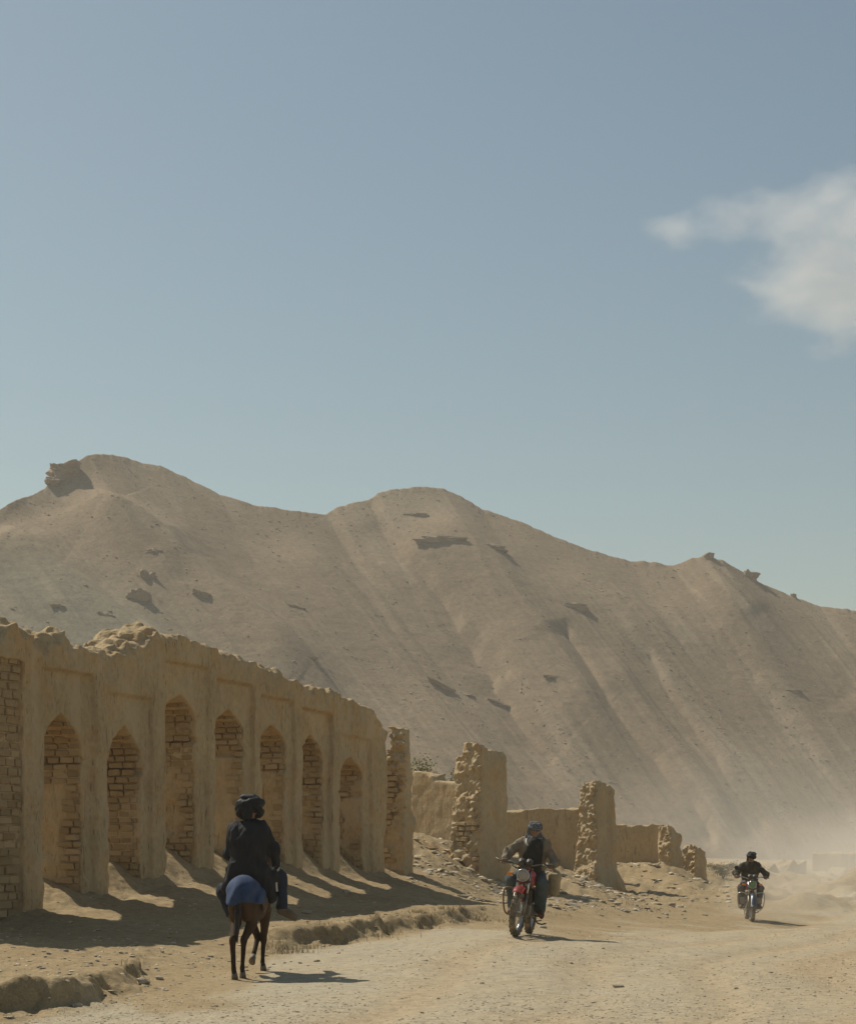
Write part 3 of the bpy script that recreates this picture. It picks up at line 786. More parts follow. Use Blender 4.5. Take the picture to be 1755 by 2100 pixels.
for i, (l, r_, pk, sp, lg, pr, pt, th) in enumerate(BAYS):
    if not th:
        t = t_of(l); org = to_world(t, -0.09, 0) - ac_o
        nb += brick_face(arcade, Vector((org.x, org.y, 0)), AU, AN, t_of(r_) - t, gz(*to_world(t_of(25), 0, 0)[:2]) - ac_o.z, z_of(25, 1356) - ac_o.z, lambda a, h: a > 0.40 and vnoise(a * 5, h * 7, 1.) > -0.72, 0.30, 0.105, 0.045, 5, 76, REST)
        continue
    t = t_of(r_); g0 = gz(*to_world(t, -0.3, 0)[:2])
    org = to_world(t - 0.006, -0.04 - (0.10 if th else 0.0), 0) - ac_o
    brick_w = 0.72
    a_, b_ = t_of(l), t_of(r_); w_ = (b_ - a_) / 2; zs_ = z_of(r_, sp); zp_ = z_of((l + r_) / 2, pk)
    ins = lambda z, w_=w_, zs_=zs_, zp_=zp_: (w_ * min(max((z + ac_o.z - zs_) / (zp_ - zs_), 0), 1) ** 1.75 + (0.012 if z + ac_o.z > zs_ else 0))
    nb += brick_face(arcade, Vector((org.x, org.y, 0)) , -AN, -AU, brick_w, g0 - ac_o.z - 0.05, zp_ - ac_o.z - 0.12, (lambda a, h, k=KEEP[i], zs_=zs_, zp_=zp_, g0=g0: k(a, h) or (g0 - 0.05 + h * (zp_ - 0.12 - g0)) > zs_ - 0.05), 0.25, 0.092, 0.045, 20 + i, [44, 36, 40, 34, 28, 26, 28, 30][i], REST, ins)

REST.build('brickwork', arcade)
# --- free-standing stubs of wall along the same line
def stub(name, pxa, pxb, width_n, tops, label, cat, rough_near=0.10, seed=0, h=0.028, lean=0.10, step=None, brick=None, nshift=0.0, flare=0.0, skew=0.6):
    """a stub from pxa (near, front corner) to pxb along the arcade line; tops = heights (py) near/far"""
    ta, tb = t_of(pxa), t_of(pxb)
    za, zb = z_of(pxa, tops[0]), z_of(pxb, tops[1])
    ctr = to_world((ta + tb) / 2, nshift - width_n / 2, 0)
    g = min(gz(*to_world(ta, nshift, 0)[:2]), gz(*to_world(tb, nshift, 0)[:2]), gz(*to_world(ta, nshift - width_n, 0)[:2])) - 0.3
    f = Field((ta - 0.5, nshift - width_n - 0.35, g), (tb + 0.35, nshift + 0.35, max(za, zb) + 0.2), h)
    T, N, Z = f.grid()
    top = np.interp(f.ax[0], [ta, tb], [za, zb])[:, None, None] + 0.10 * fbm(T * 1.9, N * 1.9, seed * 3.3, 3)
    hz = np.clip((Z - g) / (max(za, zb) - g), 0, 1)
    base = flare * sstep(0.35, 0.05, hz)
    near = ta + skew * np.clip(nshift - N - 0.05, 0, 9) + lean * hz * 1.6 - lean * 0.6 - base + rough_near * 0.8 * fbm(N * 3.4 + seed, Z * 4.2, seed * 1.3 + 0 * T, 4, 0.7)
    S = np.maximum.reduce(np.broadcast_arrays((near - T) * 0.85, T - tb - base + 0.12 * hz ** 2 - 0.06 * fbm(N * 3, Z * 3, seed * 2.), N - nshift - base * 0.8 + 0.07 * hz ** 2 - 0.045 * fbm(T * 1.6, Z * 2.0, seed * 1., 3), nshift - width_n - N - base - 0.10 * fbm(T * 2, Z * 2.2, seed * 4.1, 2) + 0.10 * hz, (Z - top) * 0.9))
    if step:
        for (n0, n1, zc) in step:            # cut away the top between n0..n1 (fractions of width from the front)
            zz = z_of(pxa, zc) + 0.07 * fbm(T * 2, N * 2, seed * 9.)
            cut = np.maximum(np.maximum((nshift - width_n * n1) - N, N - (nshift - width_n * n0)), zz - Z)
            S = np.maximum(S, -np.broadcast_to(cut, S.shape))
    f.F[:] = S
    f.rough(0.022, 5, 3, seed); 
    I = np.nonzero(np.abs(f.F) < 0.2)
    nearm = sstep(0.35, 0.0, f.ax[0][I[0]] - ta) * sstep(0.25, 0.55, (f.ax[2][I[2]] - g) / (max(za, zb) - g))
    f.F[I] += (nearm * 0.065 * fbm(f.ax[0][I[0]] * 8, f.ax[1][I[1]] * 8, f.ax[2][I[2]] * 11, 3, 0.75)).astype(np.float32)
    me = f.mesh('wall')
    co = np.empty(len(me.vertices) * 3, np.float32); me.vertices.foreach_get('co', co); co = co.reshape(-1, 3)
    me.vertices.foreach_set('co', np.stack([AO[0] + AU[0] * co[:, 0] + AN[0] * co[:, 1], AO[1] + AU[1] * co[:, 0] + AN[1] * co[:, 1], co[:, 2]], 1).astype(np.float32).ravel())
    me.flip_normals(); me.update()
    root = tag(empty(name, (ctr.x, ctr.y, g + 0.3), label=label, cat=cat), kind='thing')
    under(obj('wall', me, M_MUD2), root)
    if brick:
        zlo, zhi, lim, w0, w1 = brick
        org = to_world(ta + skew * width_n * w0 - 0.02, nshift - width_n * w0, 0)
        brick_face(root, Vector((org.x - root.location.x, org.y - root.location.y, 0)), unit2(-AN + skew * AU), unit2(-AU - skew * AN), width_n * (w1 - w0), z_of(pxa, zlo) - root.location.z, z_of(pxa, zhi) - root.location.z, lambda a, h: vnoise(a * 4, h * 5, seed * 1.) > -0.3, 0.26, 0.10, 0.10, seed, lim)
    return root
stub('ruined_pillar', 830, 850, 0.82, (1490, 1496), 'narrow stepped mud pillar just right of the arcade', 'pillar', 0.05, 3, 0.026, 0.05, [(0.5, 1.4, 1546)], (1770, 1560, 44, 0.04, 0.92), 0, 0, 0.25)
stub('ruined_pillar', 984, 1045, 1.0, (1525, 1545), 'tallest free-standing mud pillar left of the nearer motorcyclist', 'pillar', 0.10, 5, 0.027, 0.16, [(0.62, 1.4, 1550), (0.0, 0.0, 1500)], (1795, 1690, 30, 0.05, 0.9))
stub('ruined_pillar', 1224, 1266, 0.82, (1603, 1618), 'mud pillar with rubble core right of the nearer motorcyclist', 'pillar', 0.09, 8, 0.028, 0.12, [(0.7, 1.4, 1616)], None, 0.0, 0.28)
stub('ruined_pillar', 1376, 1400, 0.62, (1690, 1712), 'crumbling stub of layered mud at the end of the low wall', 'pillar', 0.12, 12, 0.028, 0.05)
stub('ruined_pillar', 1426, 1450, 0.7, (1728, 1745), 'lowest rounded mud stub at the far end of the ruins', 'pillar', 0.14, 15, 0.028, 0.2)

def wall_run(name, pa, pb, thick, label, seed, h=0.05, tops=None):
    """a plain mud wall between two ground points given as (px, top y, distance)"""
    A = W(*pa); B = W(*pb)
    dx, dy = B[0] - A[0], B[1] - A[1]; L = math.hypot(dx, dy); ux, uy = dx / L, dy / L
    g = min(gz(A[0], A[1]), gz(B[0], B[1])) - 0.5
    tp = tops or [(0, 0), (1, 0)]
    f = Field((-0.2, -0.15, g), (L + 0.2, thick + 0.15, max(A[2], B[2]) + 0.4), h)
    T, N, Z = f.grid()
    top = np.interp(f.ax[0] / L, [0, 1], [A[2], B[2]]) + np.interp(f.ax[0] / L, [q[0] for q in tp], [q[1] for q in tp])
    top = top[:, None, None] + 0.07 * fbm(T * 2.5, N * 2.5, seed * 2.2, 3)
    S = np.maximum.reduce(np.broadcast_arrays(-T, T - L, -N - 0.02 * fbm(T, Z, seed * 1., 2), N - thick, (Z - top) * 0.9))
    f.F[:] = S; f.rough(0.015, 4, 3, seed)
    me = f.mesh('wall')
    co = np.empty(len(me.vertices) * 3, np.float32); me.vertices.foreach_get('co', co); co = co.reshape(-1, 3)
    cx, cy = (A[0] + B[0]) / 2, (A[1] + B[1]) / 2
    me.vertices.foreach_set('co', np.stack([A[0] + ux * co[:, 0] - uy * co[:, 1] - cx, A[1] + uy * co[:, 0] + ux * co[:, 1] - cy, co[:, 2] - g], 1).astype(np.float32).ravel())
    me.update()
    return tag(obj(name, me, M_MUD, None, (cx, cy, g)), label, 'house' if 'house' in name else 'wall', kind='thing')
wall_run('mud_wall', (842, 1581, 60), (960, 1604, 58), 0.5, 'plain shaded mud wall with shrubs behind it between two pillars', 3, 0.045, [(0, 0), (0.36, 0), (0.42, -0.22), (1, 0)])
wall_run('mud_wall', (1020, 1666, 66), (1200, 1655, 65), 0.5, 'low plain mud wall behind the nearer motorcyclist', 5, 0.045)
wall_run('mud_wall', (1255, 1693, 72), (1360, 1694, 71), 0.5, 'short mud wall with a rough crest behind the far pillars', 7, 0.045)
wall_run('mud_wall', (1440, 1770, 96), (1478, 1772, 95), 1.2, 'low collapsed mud wall beyond the last stub', 9, 0.06)
wall_run('mud_wall', (1480, 1780, 98), (1535, 1788, 97), 1.0, 'lowest line of tumbled wall behind the farther motorcyclist', 10, 0.06)
wall_run('mud_wall', (1545, 1786, 104), (1600, 1782, 106), 0.9, 'low broken wall right of the farther rider in the dust', 21, 0.06, [(0, -.2), (.3, .2), (.5, -.1), (.8, .3), (1, -.2)])
wall_run('mud_wall', (1610, 1776, 112), (1655, 1772, 114), 0.9, 'ragged wall stub left of the dusty square ruin', 22, 0.06, [(0, -.4), (.4, .3), (.6, 0), (1, .2)])
wall_run('mud_wall', (1690, 1795, 90), (1752, 1788, 92), 0.8, 'nearest low wall at the right edge behind the dust', 23, 0.06, [(0, -.3), (.25, .1), (.5, -.15), (.75, .25), (1, 0)])
wall_run('ruined_house', (1664, 1748, 128), (1728, 1752, 126), 5.0, 'dusty square ruin far right behind the dust', 11, 0.09)
wall_run('ruined_house', (1738, 1752, 120), (1830, 1748, 118), 5.0, 'far ruin cut by the right edge of the picture', 13, 0.09)

# ------------------------------------------------------------------ loose stones, gravel, grass, shrubs
ico = bmesh.new(); bmesh.ops.create_icosphere(ico, subdivisions=1, radius=1); ico.verts.ensure_lookup_table()
IV = np.array([v.co[:] for v in ico.verts]); IF = np.array([[v.index for v in f.verts] for f in ico.faces]); ico.free()
def gravel(name, n, region, smin, smax, seed, mat, label):
    r = np.random.default_rng(seed)
    x, y = region(r, n)
    z = ground_z(x, y)
    s = smin * (smax / smin) ** (r.random(len(x)) ** 2.2)
    a = r.random(len(x)) * 6.283
    Vt = np.repeat(IV[None], len(x), 0) * (1 + 0.32 * r.standard_normal((len(x), len(IV), 1)).clip(-1.3, 1.3))
    Vt = Vt * (s[:, None, None] * np.stack([0.8 + 0.8 * r.random(len(x)), 0.8 + 0.8 * r.random(len(x)), 0.3 + 0.25 * r.random(len(x))], -1)[:, None, :])
    c, q = np.cos(a)[:, None], np.sin(a)[:, None]
    X = Vt[..., 0] * c - Vt[..., 1] * q + x[:, None]; Y = Vt[..., 0] * q + Vt[..., 1] * c + y[:, None]; Zz = Vt[..., 2] + (z + s * 0.12)[:, None]
    Vv = np.stack([X, Y, Zz], -1).reshape(-1, 3)
    Ff = (IF[None] + (np.arange(len(x)) * len(IV))[:, None, None]).reshape(-1, 3)
    me = mesh_np(name, Vv, Ff, False)
    attr(me, 'tone', np.repeat(r.random(len(x)), len(IV)))
    return tag(obj(name, me, mat), label, kind='stuff')
def m_gravel():
    m, nt, b = newmat('gravel', 0.9, 0.15)
    at = nd(nt, 'ShaderNodeAttribute'); at.attribute_name = 'tone'
    c = ramp(nt, at.outputs['Fac'], [(0.0, (0.32, 0.26, 0.18)), (0.2, (0.38, 0.31, 0.21)), (0.6, (0.47, 0.39, 0.27)), (1.0, (0.66, 0.58, 0.44))])
    nt.links.new(c, b.inputs['Base Color'])
    return m
M_GRAVEL = m_gravel()
def reg_view(px0, px1, d0, d1, cond):
    def f(r, n):
        px = px0 + (px1 - px0) * r.random(n * 3); d = 1 / (1 / d0 + (1 / d1 - 1 / d0) * r.random(n * 3))
        x = (px - PW / 2) / FOC * d; y = d
        k = cond(x, y, r.random(n * 3)); return x[k][:n], y[k][:n]
    return f
gravel('gravel', 15000, reg_view(-250, 2050, 15, 48, lambda x, y, u: (edge_dist(x, y) < -0.05) & (u < 0.25 + 0.75 * sstep(-0.3, 0.5, fbm(x * .7, y * .3, 2., 2)))), 0.005, 0.017, 5, M_GRAVEL, 'fine gravel strewn over the road')
gravel('rubble', 8500, reg_view(-250, 1700, 16, 60, lambda x, y, u: (edge_dist(x, y) > -0.25) & (u < 0.25 + 0.75 * sstep(0.0, 0.6, fbm(x * .8, y * .6, 6., 2)) + 0.7 * (y > 44))), 0.005, 0.035, 6, M_GRAVEL, 'crumbs of mud and small stones on the verge')
gravel('fallen_rubble', 2600, reg_view(820, 1520, 44, 78, lambda x, y, u: (edge_dist(x, y) > 0.4) & (u < 0.15 + 0.85 * sstep(0.0, 0.5, fbm(x * .6, y * .5, 3., 2)))), 0.02, 0.13, 16, M_GRAVEL, 'fallen mud clods heaped below the far pillars')
def hill_scree(n, seed):
    r = np.random.default_rng(seed)
    ci = r.integers(np.searchsorted(hpx, -30), np.searchsorted(hpx, 1790), n * 4); ri = r.integers(20, NV - 4, n * 4)
    dens = np.clip(0.12 + 0.9 * sstep(0.25, 0.8, fbm(acr[ri, ci] / 30, HYv[ri, ci] / 120, 3.3, 3)) + 0.5 * sstep(0.85, 1, HV[ri, ci]), 0, 1)
    k = np.nonzero(r.random(n * 4) < dens)[0][:n]
    P = Vh[ri[k], ci[k]]; m = len(P)
    s = 0.06 * (4.0 ** (r.random(m) ** 3.0))
    Vt = np.repeat(IV[None], m, 0) * (1 + 0.35 * r.standard_normal((m, len(IV), 1)).clip(-1.2, 1.2)) * (s[:, None, None] * np.stack([0.9 + 1.1 * r.random(m), 0.8 + 0.5 * r.random(m), 0.4 + 0.4 * r.random(m)], -1)[:, None, :])
    Vt = Vt + P[:, None, :]
    me = mesh_np('scree', Vt.reshape(-1, 3), (IF[None] + (np.arange(m) * len(IV))[:, None, None]).reshape(-1, 3), False)
    attr(me, 'tone', np.repeat(0.05 + 0.35 * r.random(m), len(IV)))
    return tag(obj('scree', me, M_GRAVEL), 'loose rocks strewn down the mountain slope', kind='stuff')
hill_scree(7000, 9)
stone_me = [rock_mesh('stone', 60 + q, (1, 0.8, 0.55), 2, 0.0, 0.38, 0.35) for q in range(7)]
for m_ in stone_me: m_.materials.append(M_STONE)
def stone(px, py, wpx, label, group=None, q=0, yaw=0.3, flat=1.0):
    p = on_ground(px, py); s = wpx / (FOC / p.y) / 2
    o = obj('stone', stone_me[q % 7], None, None, (p.x, p.y, p.z + s * 0.22 * flat), (0.1, 0.05, yaw), (s, s, s * flat))
    return tag(o, label, 'stone', group)
stone(1266, 2026, 26, 'pale oblong stone lying alone on the open road', None, 1, 0.1, 0.75)
stone(292, 2016, 30, 'largest pale flat rock at the gap in the left bank', None, 2, 0.6, 0.9)
stone(325, 2010, 22, 'second flat rock beside the largest one at the bank gap', None, 3, 1.4, 0.9)
stone(158, 2064, 24, 'pale rock at the foot of the near left bank', None, 4, 0.8, 0.9)
stone(22, 2090, 18, 'pale stone in the bottom left corner under the bank', None, 5, 0.8, 0.8)
stone(355, 1937, 17, 'flat white stone at the edge of the wall shadow', None, 6, 0.2, 0.7)
stone(630, 1874, 24, 'flat dark stone inside the wall shadow right of the rider', None, 0, 0.1, 0.6)
stone(710, 1832, 20, 'dark stone at the tip of a lit patch below the arcade', None, 2, 0.5, 0.9)
stone(1112, 1904, 20, 'tan stone beside the front wheel of the nearer motorcycle', None, 4, 0.4, 0.8)
stone(363, 1717, 18, 'pale brick lump in the third arch of the arcade', None, 1, 0.4, 1.0)
stone(348, 1706, 14, 'smaller pale lump above the other in the third arch', None, 3, 0.9, 1.0)
r = random.Random(31)
for q in range(46):
    stone(r.uniform(60, 700), r.uniform(1948, 1990) if q % 2 else r.uniform(1950, 2030), r.choice((6, 7, 8, 9, 11, 13)), 'small loose stone scattered on the dirt verge below the arcade', 'loose stones on the verge', q, r.uniform(0, 3), 0.8)
for q in range(64):
    stone(r.uniform(300, 1750), 1900 + 195 * r.random() ** 0.8, r.choice((5, 6, 6, 7, 7, 8, 11)), 'small loose stone scattered on the gravel road', 'loose stones on the road', q, r.uniform(0, 3), 0.75)
for q in range(40):
    stone(r.uniform(1060, 1500), r.uniform(1838, 1886), r.choice((6, 7, 8, 9, 12, 15)), 'small lump of rubble below the far pillars', 'rubble lumps below the pillars', q, r.uniform(0, 3), 0.9)
for q in range(16):
    stone(r.uniform(850, 1010), r.uniform(1722, 1800), r.choice((6, 8, 10, 14)), 'mud lump on the rubble bank beside the tall pillar', 'mud lumps on the rubble bank', q, r.uniform(0, 3), 0.9)
for q in range(14):
    stone(r.uniform(30, 1000), 2085 - 0.0 * q, 9, 'small stone along the foot of the road bank', 'stones along the bank foot', q, r.uniform(0, 3), 0.9) if False else None

def m_leaf(name, a, b2):
    m, nt, b = newmat(name, 0.8, 0.2)
    n = noise(nt, 9, 2); c = ramp(nt, n.outputs['Fac'], [(0.3, a), (0.7, b2)])
    nt.links.new(c, b.inputs['Base Color']); return m
M_DRY = m_leaf('dry_grass', (0.20, 0.155, 0.075), (0.33, 0.265, 0.14))
M_LEAF = m_leaf('shrub_leaf', (0.15, 0.165, 0.045), (0.26, 0.26, 0.09))
def blades(spots, seed, hmin, hmax, wid):
    r = np.random.default_rng(seed); V = []; F = []
    for (px, py, spread, n) in spots:
        c = on_ground(px, py)
        x = c.x + r.normal(0, spread, n); y = c.y + r.normal(0, spread * 0.7, n); z = ground_z(x, y)
        for i in range(n):
            h = r.uniform(hmin, hmax); a = r.uniform(0, 6.28); lean = r.uniform(0.1, 0.9) * h
            dx, dy = math.cos(a), math.sin(a); w = wid * r.uniform(.6, 1.4)
            b = len(V)
            V += [(x[i] - dy * w, y[i] + dx * w, z[i] - .01), (x[i] + dy * w, y[i] - dx * w, z[i] - .01),
                  (x[i] + dx * lean * .4 + dy * w * .7, y[i] + dy * lean * .4 - dx * w * .7, z[i] + h * .6), (x[i] + dx * lean * .4 - dy * w * .7, y[i] + dy * lean * .4 + dx * w * .7, z[i] + h * .6),
                  (x[i] + dx * lean, y[i] + dy * lean, z[i] + h), (x[i] + dx * lean + dy * w * .2, y[i] + dy * lean - dx * w * .2, z[i] + h)]
            F += [(b, b + 1, b + 2, b + 3), (b + 3, b + 2, b + 5, b + 4)]
    return mesh_np('dry_grass', V, F, False)
SP = [(595, 1956, .16, 260), (570, 1948, .14, 160), (630, 1945, .15, 140), (760, 1917, .2, 260), (790, 1905, .15, 160), (880, 1880, .2, 300), (860, 1890, .2, 260), (925, 1868, .2, 240), (950, 1872, .2, 240), (985, 1880, .22, 200), (275, 2002, .10, 70), (680, 1925, .2, 140),
      (1000, 1890, .25, 160), (1100, 1870, .4, 120), (1300, 1858, .5, 160), (1480, 1830, .6, 200)]
tag(obj('dry_grass', blades([(a, b, c, int(d * 0.55)) for a, b, c, d in SP], 3, 0.02, 0.085, 0.004), M_DRY), 'dry grass along the crumbling road bank', kind='stuff')

def shrub(name, base, hgt, rad, n, leaf, label, seed, mat=None, up=1.0):
    r = random.Random(seed)
    root = empty(name, base, label=label, cat='shrub')
    bm = bmesh.new(); tips = []
    for k in range(9):
        a = r.uniform(0, 6.28); e = rad * r.uniform(.3, 1)
        pts = spline([(0, 0, -.1), (math.cos(a) * e * .3, math.sin(a) * e * .3, hgt * .45), (math.cos(a) * e, math.sin(a) * e, hgt * r.uniform(.7, 1.0))], 6)
        bm_tube(bm, pts, [0.018 - 0.0022 * i for i in range(7)], 5); tips.append(pts)
    obj('stem', mesh_bm('stem', bm, True), M_TWIG, root)
    V = []; F = []
    for i in range(n):
        pts = r.choice(tips); p = pts[r.randint(2, 6)]
        c = Vector((p.x + r.gauss(0, rad * .22), p.y + r.gauss(0, rad * .22), p.z + r.gauss(0, hgt * .10)))
        d = Vector((r.uniform(-1, 1), r.uniform(-1, 1), r.uniform(-.2, 1))).normalized(); q = d.cross(Vector((r.uniform(-1, 1), r.uniform(-1, 1), r.uniform(-1, 1)))).normalized()
        L = leaf * r.uniform(.6, 1.4); w = L * .32; b = len(V)
        V += [tuple(c), tuple(c + d * L * .5 + q * w), tuple(c + d * L), tuple(c + d * L * .5 - q * w)]; F.append((b, b + 1, b + 2, b + 3))
    tag(obj('foliage', mesh_np('foliage', V, F, False), mat or M_LEAF, root), kind='stuff')
    return root
M_TWIG = simple('twig', (0.16, 0.12, 0.07))
pA = W(862, 1612, 62.5); pB = W(906, 1622, 62.0)
shrub('shrub', (pA[0], pA[1], pA[2] - .9), 1.75, 0.42, 900, 0.075, 'green shrub rising highest behind the plain mud wall', 1)
shrub('shrub', (pB[0], pB[1], pB[2] - .8), 1.35, 0.42, 900, 0.07, 'lower green shrub behind the notch of the mud wall', 2)
def gshrub(px, py, h, rad, n, label, seed, mat):
    p = on_ground(px, py); return shrub('shrub', p, h, rad, n, 0.05, label, seed, mat)
M_SAGE = m_leaf('sage_leaf', (0.13, 0.115, 0.06), (0.25, 0.215, 0.12))
gshrub(1482, 1800, 0.5, 0.75, 1000, 'low dusty shrub left of the farther motorcyclist', 5, M_SAGE)
gshrub(1540, 1800, 0.45, 0.8, 800, 'low dry shrub behind the farther rider', 8, M_SAGE)

# ------------------------------------------------------------------ people, horse, motorcycles
def vec(*a): return np.array(a, float)
def unit(v): v = np.asarray(v, float); return v / (np.linalg.norm(v) + 1e-9)
M_SKIN = simple('skin', (0.27, 0.155, 0.095), 0.6, 0, 0.15, 25, 0.1, 0.004)
def hand(f, wr, fd, pn, thumb, sc=1.0, curl=0.8):
    """palm, four unequal bent fingers and a thumb leaving the side of the palm"""
    fd = unit(fd); pn = unit(np.asarray(pn) - fd * np.dot(pn, fd)); sd_ = unit(np.cross(fd, pn)) * thumb
    for o in (-0.024, -0.008, 0.008, 0.024):
        f.cap(wr + fd * 0.015 * sc, wr + (fd * 0.085 + sd_ * o) * sc, 0.017 * sc, 0.0135 * sc, 0.012)
    for i, (o, L) in enumerate(((0.029, 0.92), (0.010, 1.0), (-0.010, 0.95), (-0.029, 0.76))):
        a = wr + (fd * 0.088 + sd_ * o) * sc
        b = a + unit(fd * (1 - 0.45 * curl) + pn * curl) * 0.038 * L * sc
        c = b + unit(fd * (0.35 - 0.9 * curl) + pn * 1.0) * 0.028 * L * sc
        e = c + unit(-fd * curl + pn * 0.45) * 0.02 * L * sc
        f.chain([a, b, c, e], [0.0115 * sc, 0.0105 * sc, 0.0095 * sc, 0.008 * sc], 0.003)
    a = wr + (fd * 0.03 + sd_ * 0.026) * sc; b = a + unit(fd * 0.6 + sd_ * 0.7 + pn * 0.4) * 0.042 * sc; c = b + unit(fd * 0.5 + pn * 0.8 - sd_ * 0.2) * 0.03 * sc
    f.chain([a, b, c], [0.014 * sc, 0.0115 * sc, 0.0095 * sc], 0.006)
def person(root, J, look):
    J = {k: vec(*v) for k, v in J.items()}
    P = np.array(list(J[k] for k in J if not k.startswith(('fd', 'pn', 'face'))))
    lo, hi = P.min(0) - 0.26, P.max(0) + 0.26
    face = unit(J['face']); up = unit(J['head'] - J['neck']); rt = unit(np.cross(face, up)); face = np.cross(up, rt)
    RH = np.stack([rt, face, up], 1)
    f = Field(lo, hi, look.get('h', 0.0085))
    f.ell(J['pelvis'], (0.15, 0.11, 0.11), 0.04); f.cap(J['pelvis'], J['chest'], 0.105, 0.12, 0.05); f.ell(J['chest'], (0.155, 0.10, 0.13), 0.05)
    f.cap(J['chest'] + (J['neck'] - J['chest']) * 0.4, J['neck'], 0.085, 0.055, 0.04); f.cap(J['neck'], J['head'], 0.052, 0.055, 0.02)
    hd = J['head']
    f.ell(hd + up * 0.015, (0.075, 0.095, 0.105), 0.02, RH); f.ell(hd + face * 0.03 - up * 0.065, (0.055, 0.06, 0.05), 0.03, RH)
    f.cap(hd + face * 0.090 + up * 0.012, hd + face * 0.112 - up * 0.026, 0.009, 0.015, 0.008)
    for s in (-1, 1):
        f.ell(hd + rt * 0.077 * s - up * 0.005 - face * 0.005, (0.010, 0.022, 0.032), 0.006, RH)
        f.ell(hd + face * 0.092 + rt * 0.032 * s + up * 0.014, (0.017, 0.012, 0.011), 0.006, RH, 'd')
        f.ell(hd + face * 0.076 + rt * 0.032 * s + up * 0.012, (0.0135, 0.013, 0.0125), 0.002, RH)
    f.cap(hd + face * 0.098 - up * 0.062 - rt * 0.02, hd + face * 0.098 - up * 0.062 + rt * 0.02, 0.0075, 0.0075, 0.004)
    for S_, s in (('L', -1), ('R', 1)):
        f.cap(J['chest'] + (J['sh' + S_] - J['chest']) * 0.5, J['sh' + S_], 0.07, 0.06, 0.04)
        f.chain([J['sh' + S_], J['el' + S_], J['wr' + S_]], [0.054, 0.040, 0.027], 0.02)
        hand(f, J['wr' + S_], J['fd' + S_], J['pn' + S_], look.get('thumb' + S_, 1), 1.05, look.get('curl', 0.8))
        hp = J['pelvis'] + vec(0.09 * s, 0, -0.03)
        f.chain([hp, J['kn' + S_], J['an' + S_]], [0.085, 0.058, 0.038], 0.03)
        f.chain([J['an' + S_], J['an' + S_] + (J['to' + S_] - J['an' + S_]) * 0.6, J['to' + S_]], [0.038, 0.038, 0.028], 0.02)
    body = obj('body', f.mesh('body'), M_SKIN, root)
    # trousers
    g = Field(lo, hi, 0.011)
    g.ell(J['pelvis'], (0.175, 0.135, 0.12), 0.04)
    for S_, s in (('L', -1), ('R', 1)):
        hp = J['pelvis'] + vec(0.09 * s, 0, -0.02); an = J['an' + S_] + (J['kn' + S_] - J['an' + S_]) * 0.10
        g.chain([hp, J['kn' + S_], an], [0.115, 0.092, look.get('cuff', 0.072)], 0.03)
    g.rough(0.014, 10, 2, 2.0, (1, 1, .7)); g.F -= 0.002
    obj('trousers', g.mesh('trousers'), look['trousers'], root)
    # coat
    g = Field(lo, hi, 0.011)
    cw = look.get('coat_w', 1.0)
    g.cap(J['pelvis'] + vec(0, 0, 0.02), J['chest'], 0.155 * cw, 0.165 * cw, 0.05); g.ell(J['pelvis'] + vec(0, 0, 0.05), (0.205 * cw, 0.165 * cw, 0.14), 0.05)
    g.ell(J['chest'], (0.20 * cw, 0.145 * cw, 0.17), 0.05)
    for S_ in 'LR':
        sh = J['sh' + S_] + (J['chest'] - J['sh' + S_]) * 0.12
        g.cap(J['chest'] + (sh - J['chest']) * 0.3, sh, 0.13, 0.075, 0.09)
        g.cap(J['neck'] + (J['chest'] - J['neck']) * 0.22, sh, 0.075, 0.07, 0.08)
        g.cap(J['chest'] + (sh - J['chest']) * 0.75, J['pelvis'] + (J['chest'] - J['pelvis']) * 0.5 + (sh - J['chest']) * 0.55 * vec(1, 1, 0), 0.10, 0.11, 0.08)
        wr = J['wr' + S_] + (J['el' + S_] - J['wr' + S_]) * 0.12
        g.chain([sh, J['el' + S_], wr], [0.076, look.get('sleeve', 0.066), look.get('sleeve', 0.066) * 0.82], 0.05)
    for (a, b, ra, rb) in look.get('skirt', []): g.cap(a, b, ra, rb, 0.05)
    g.cap(J['neck'] + (J['chest'] - J['neck']) * 0.45, J['neck'] + (J['chest'] - J['neck']) * 0.12, 0.10, 0.075, 0.04)
    g.rough(0.020, 7, 3, 5.0, (1.8, 1.8, 0.5)); g.rough(0.007, 24, 1, 1.0, (1, 1, .5))
    coat = obj('coat', g.mesh('coat'), look['coat'], root)
    for S_ in 'LR':
        g = Field(np.minimum(J['an' + S_], J['to' + S_]) - 0.12, np.maximum(J['an' + S_], J['to' + S_]) + 0.12, 0.009)
        an, to = J['an' + S_], J['to' + S_]; hl = an - unit(to - an) * 0.03
        g.chain([an + vec(0, 0, 0.0), an + (to - an) * 0.5, to], [0.048, 0.05, 0.04], 0.02); g.cap(an, hl + vec(0, 0, -0.02), 0.046, 0.04, 0.02)
        g.cap(hl + vec(0, 0, -.035), to + vec(0, 0, -.022), 0.028, 0.034, 0.01)
        obj('shoe', g.mesh('shoe'), look['shoe'], root)
    return body, coat, J, RH, (lo, hi)

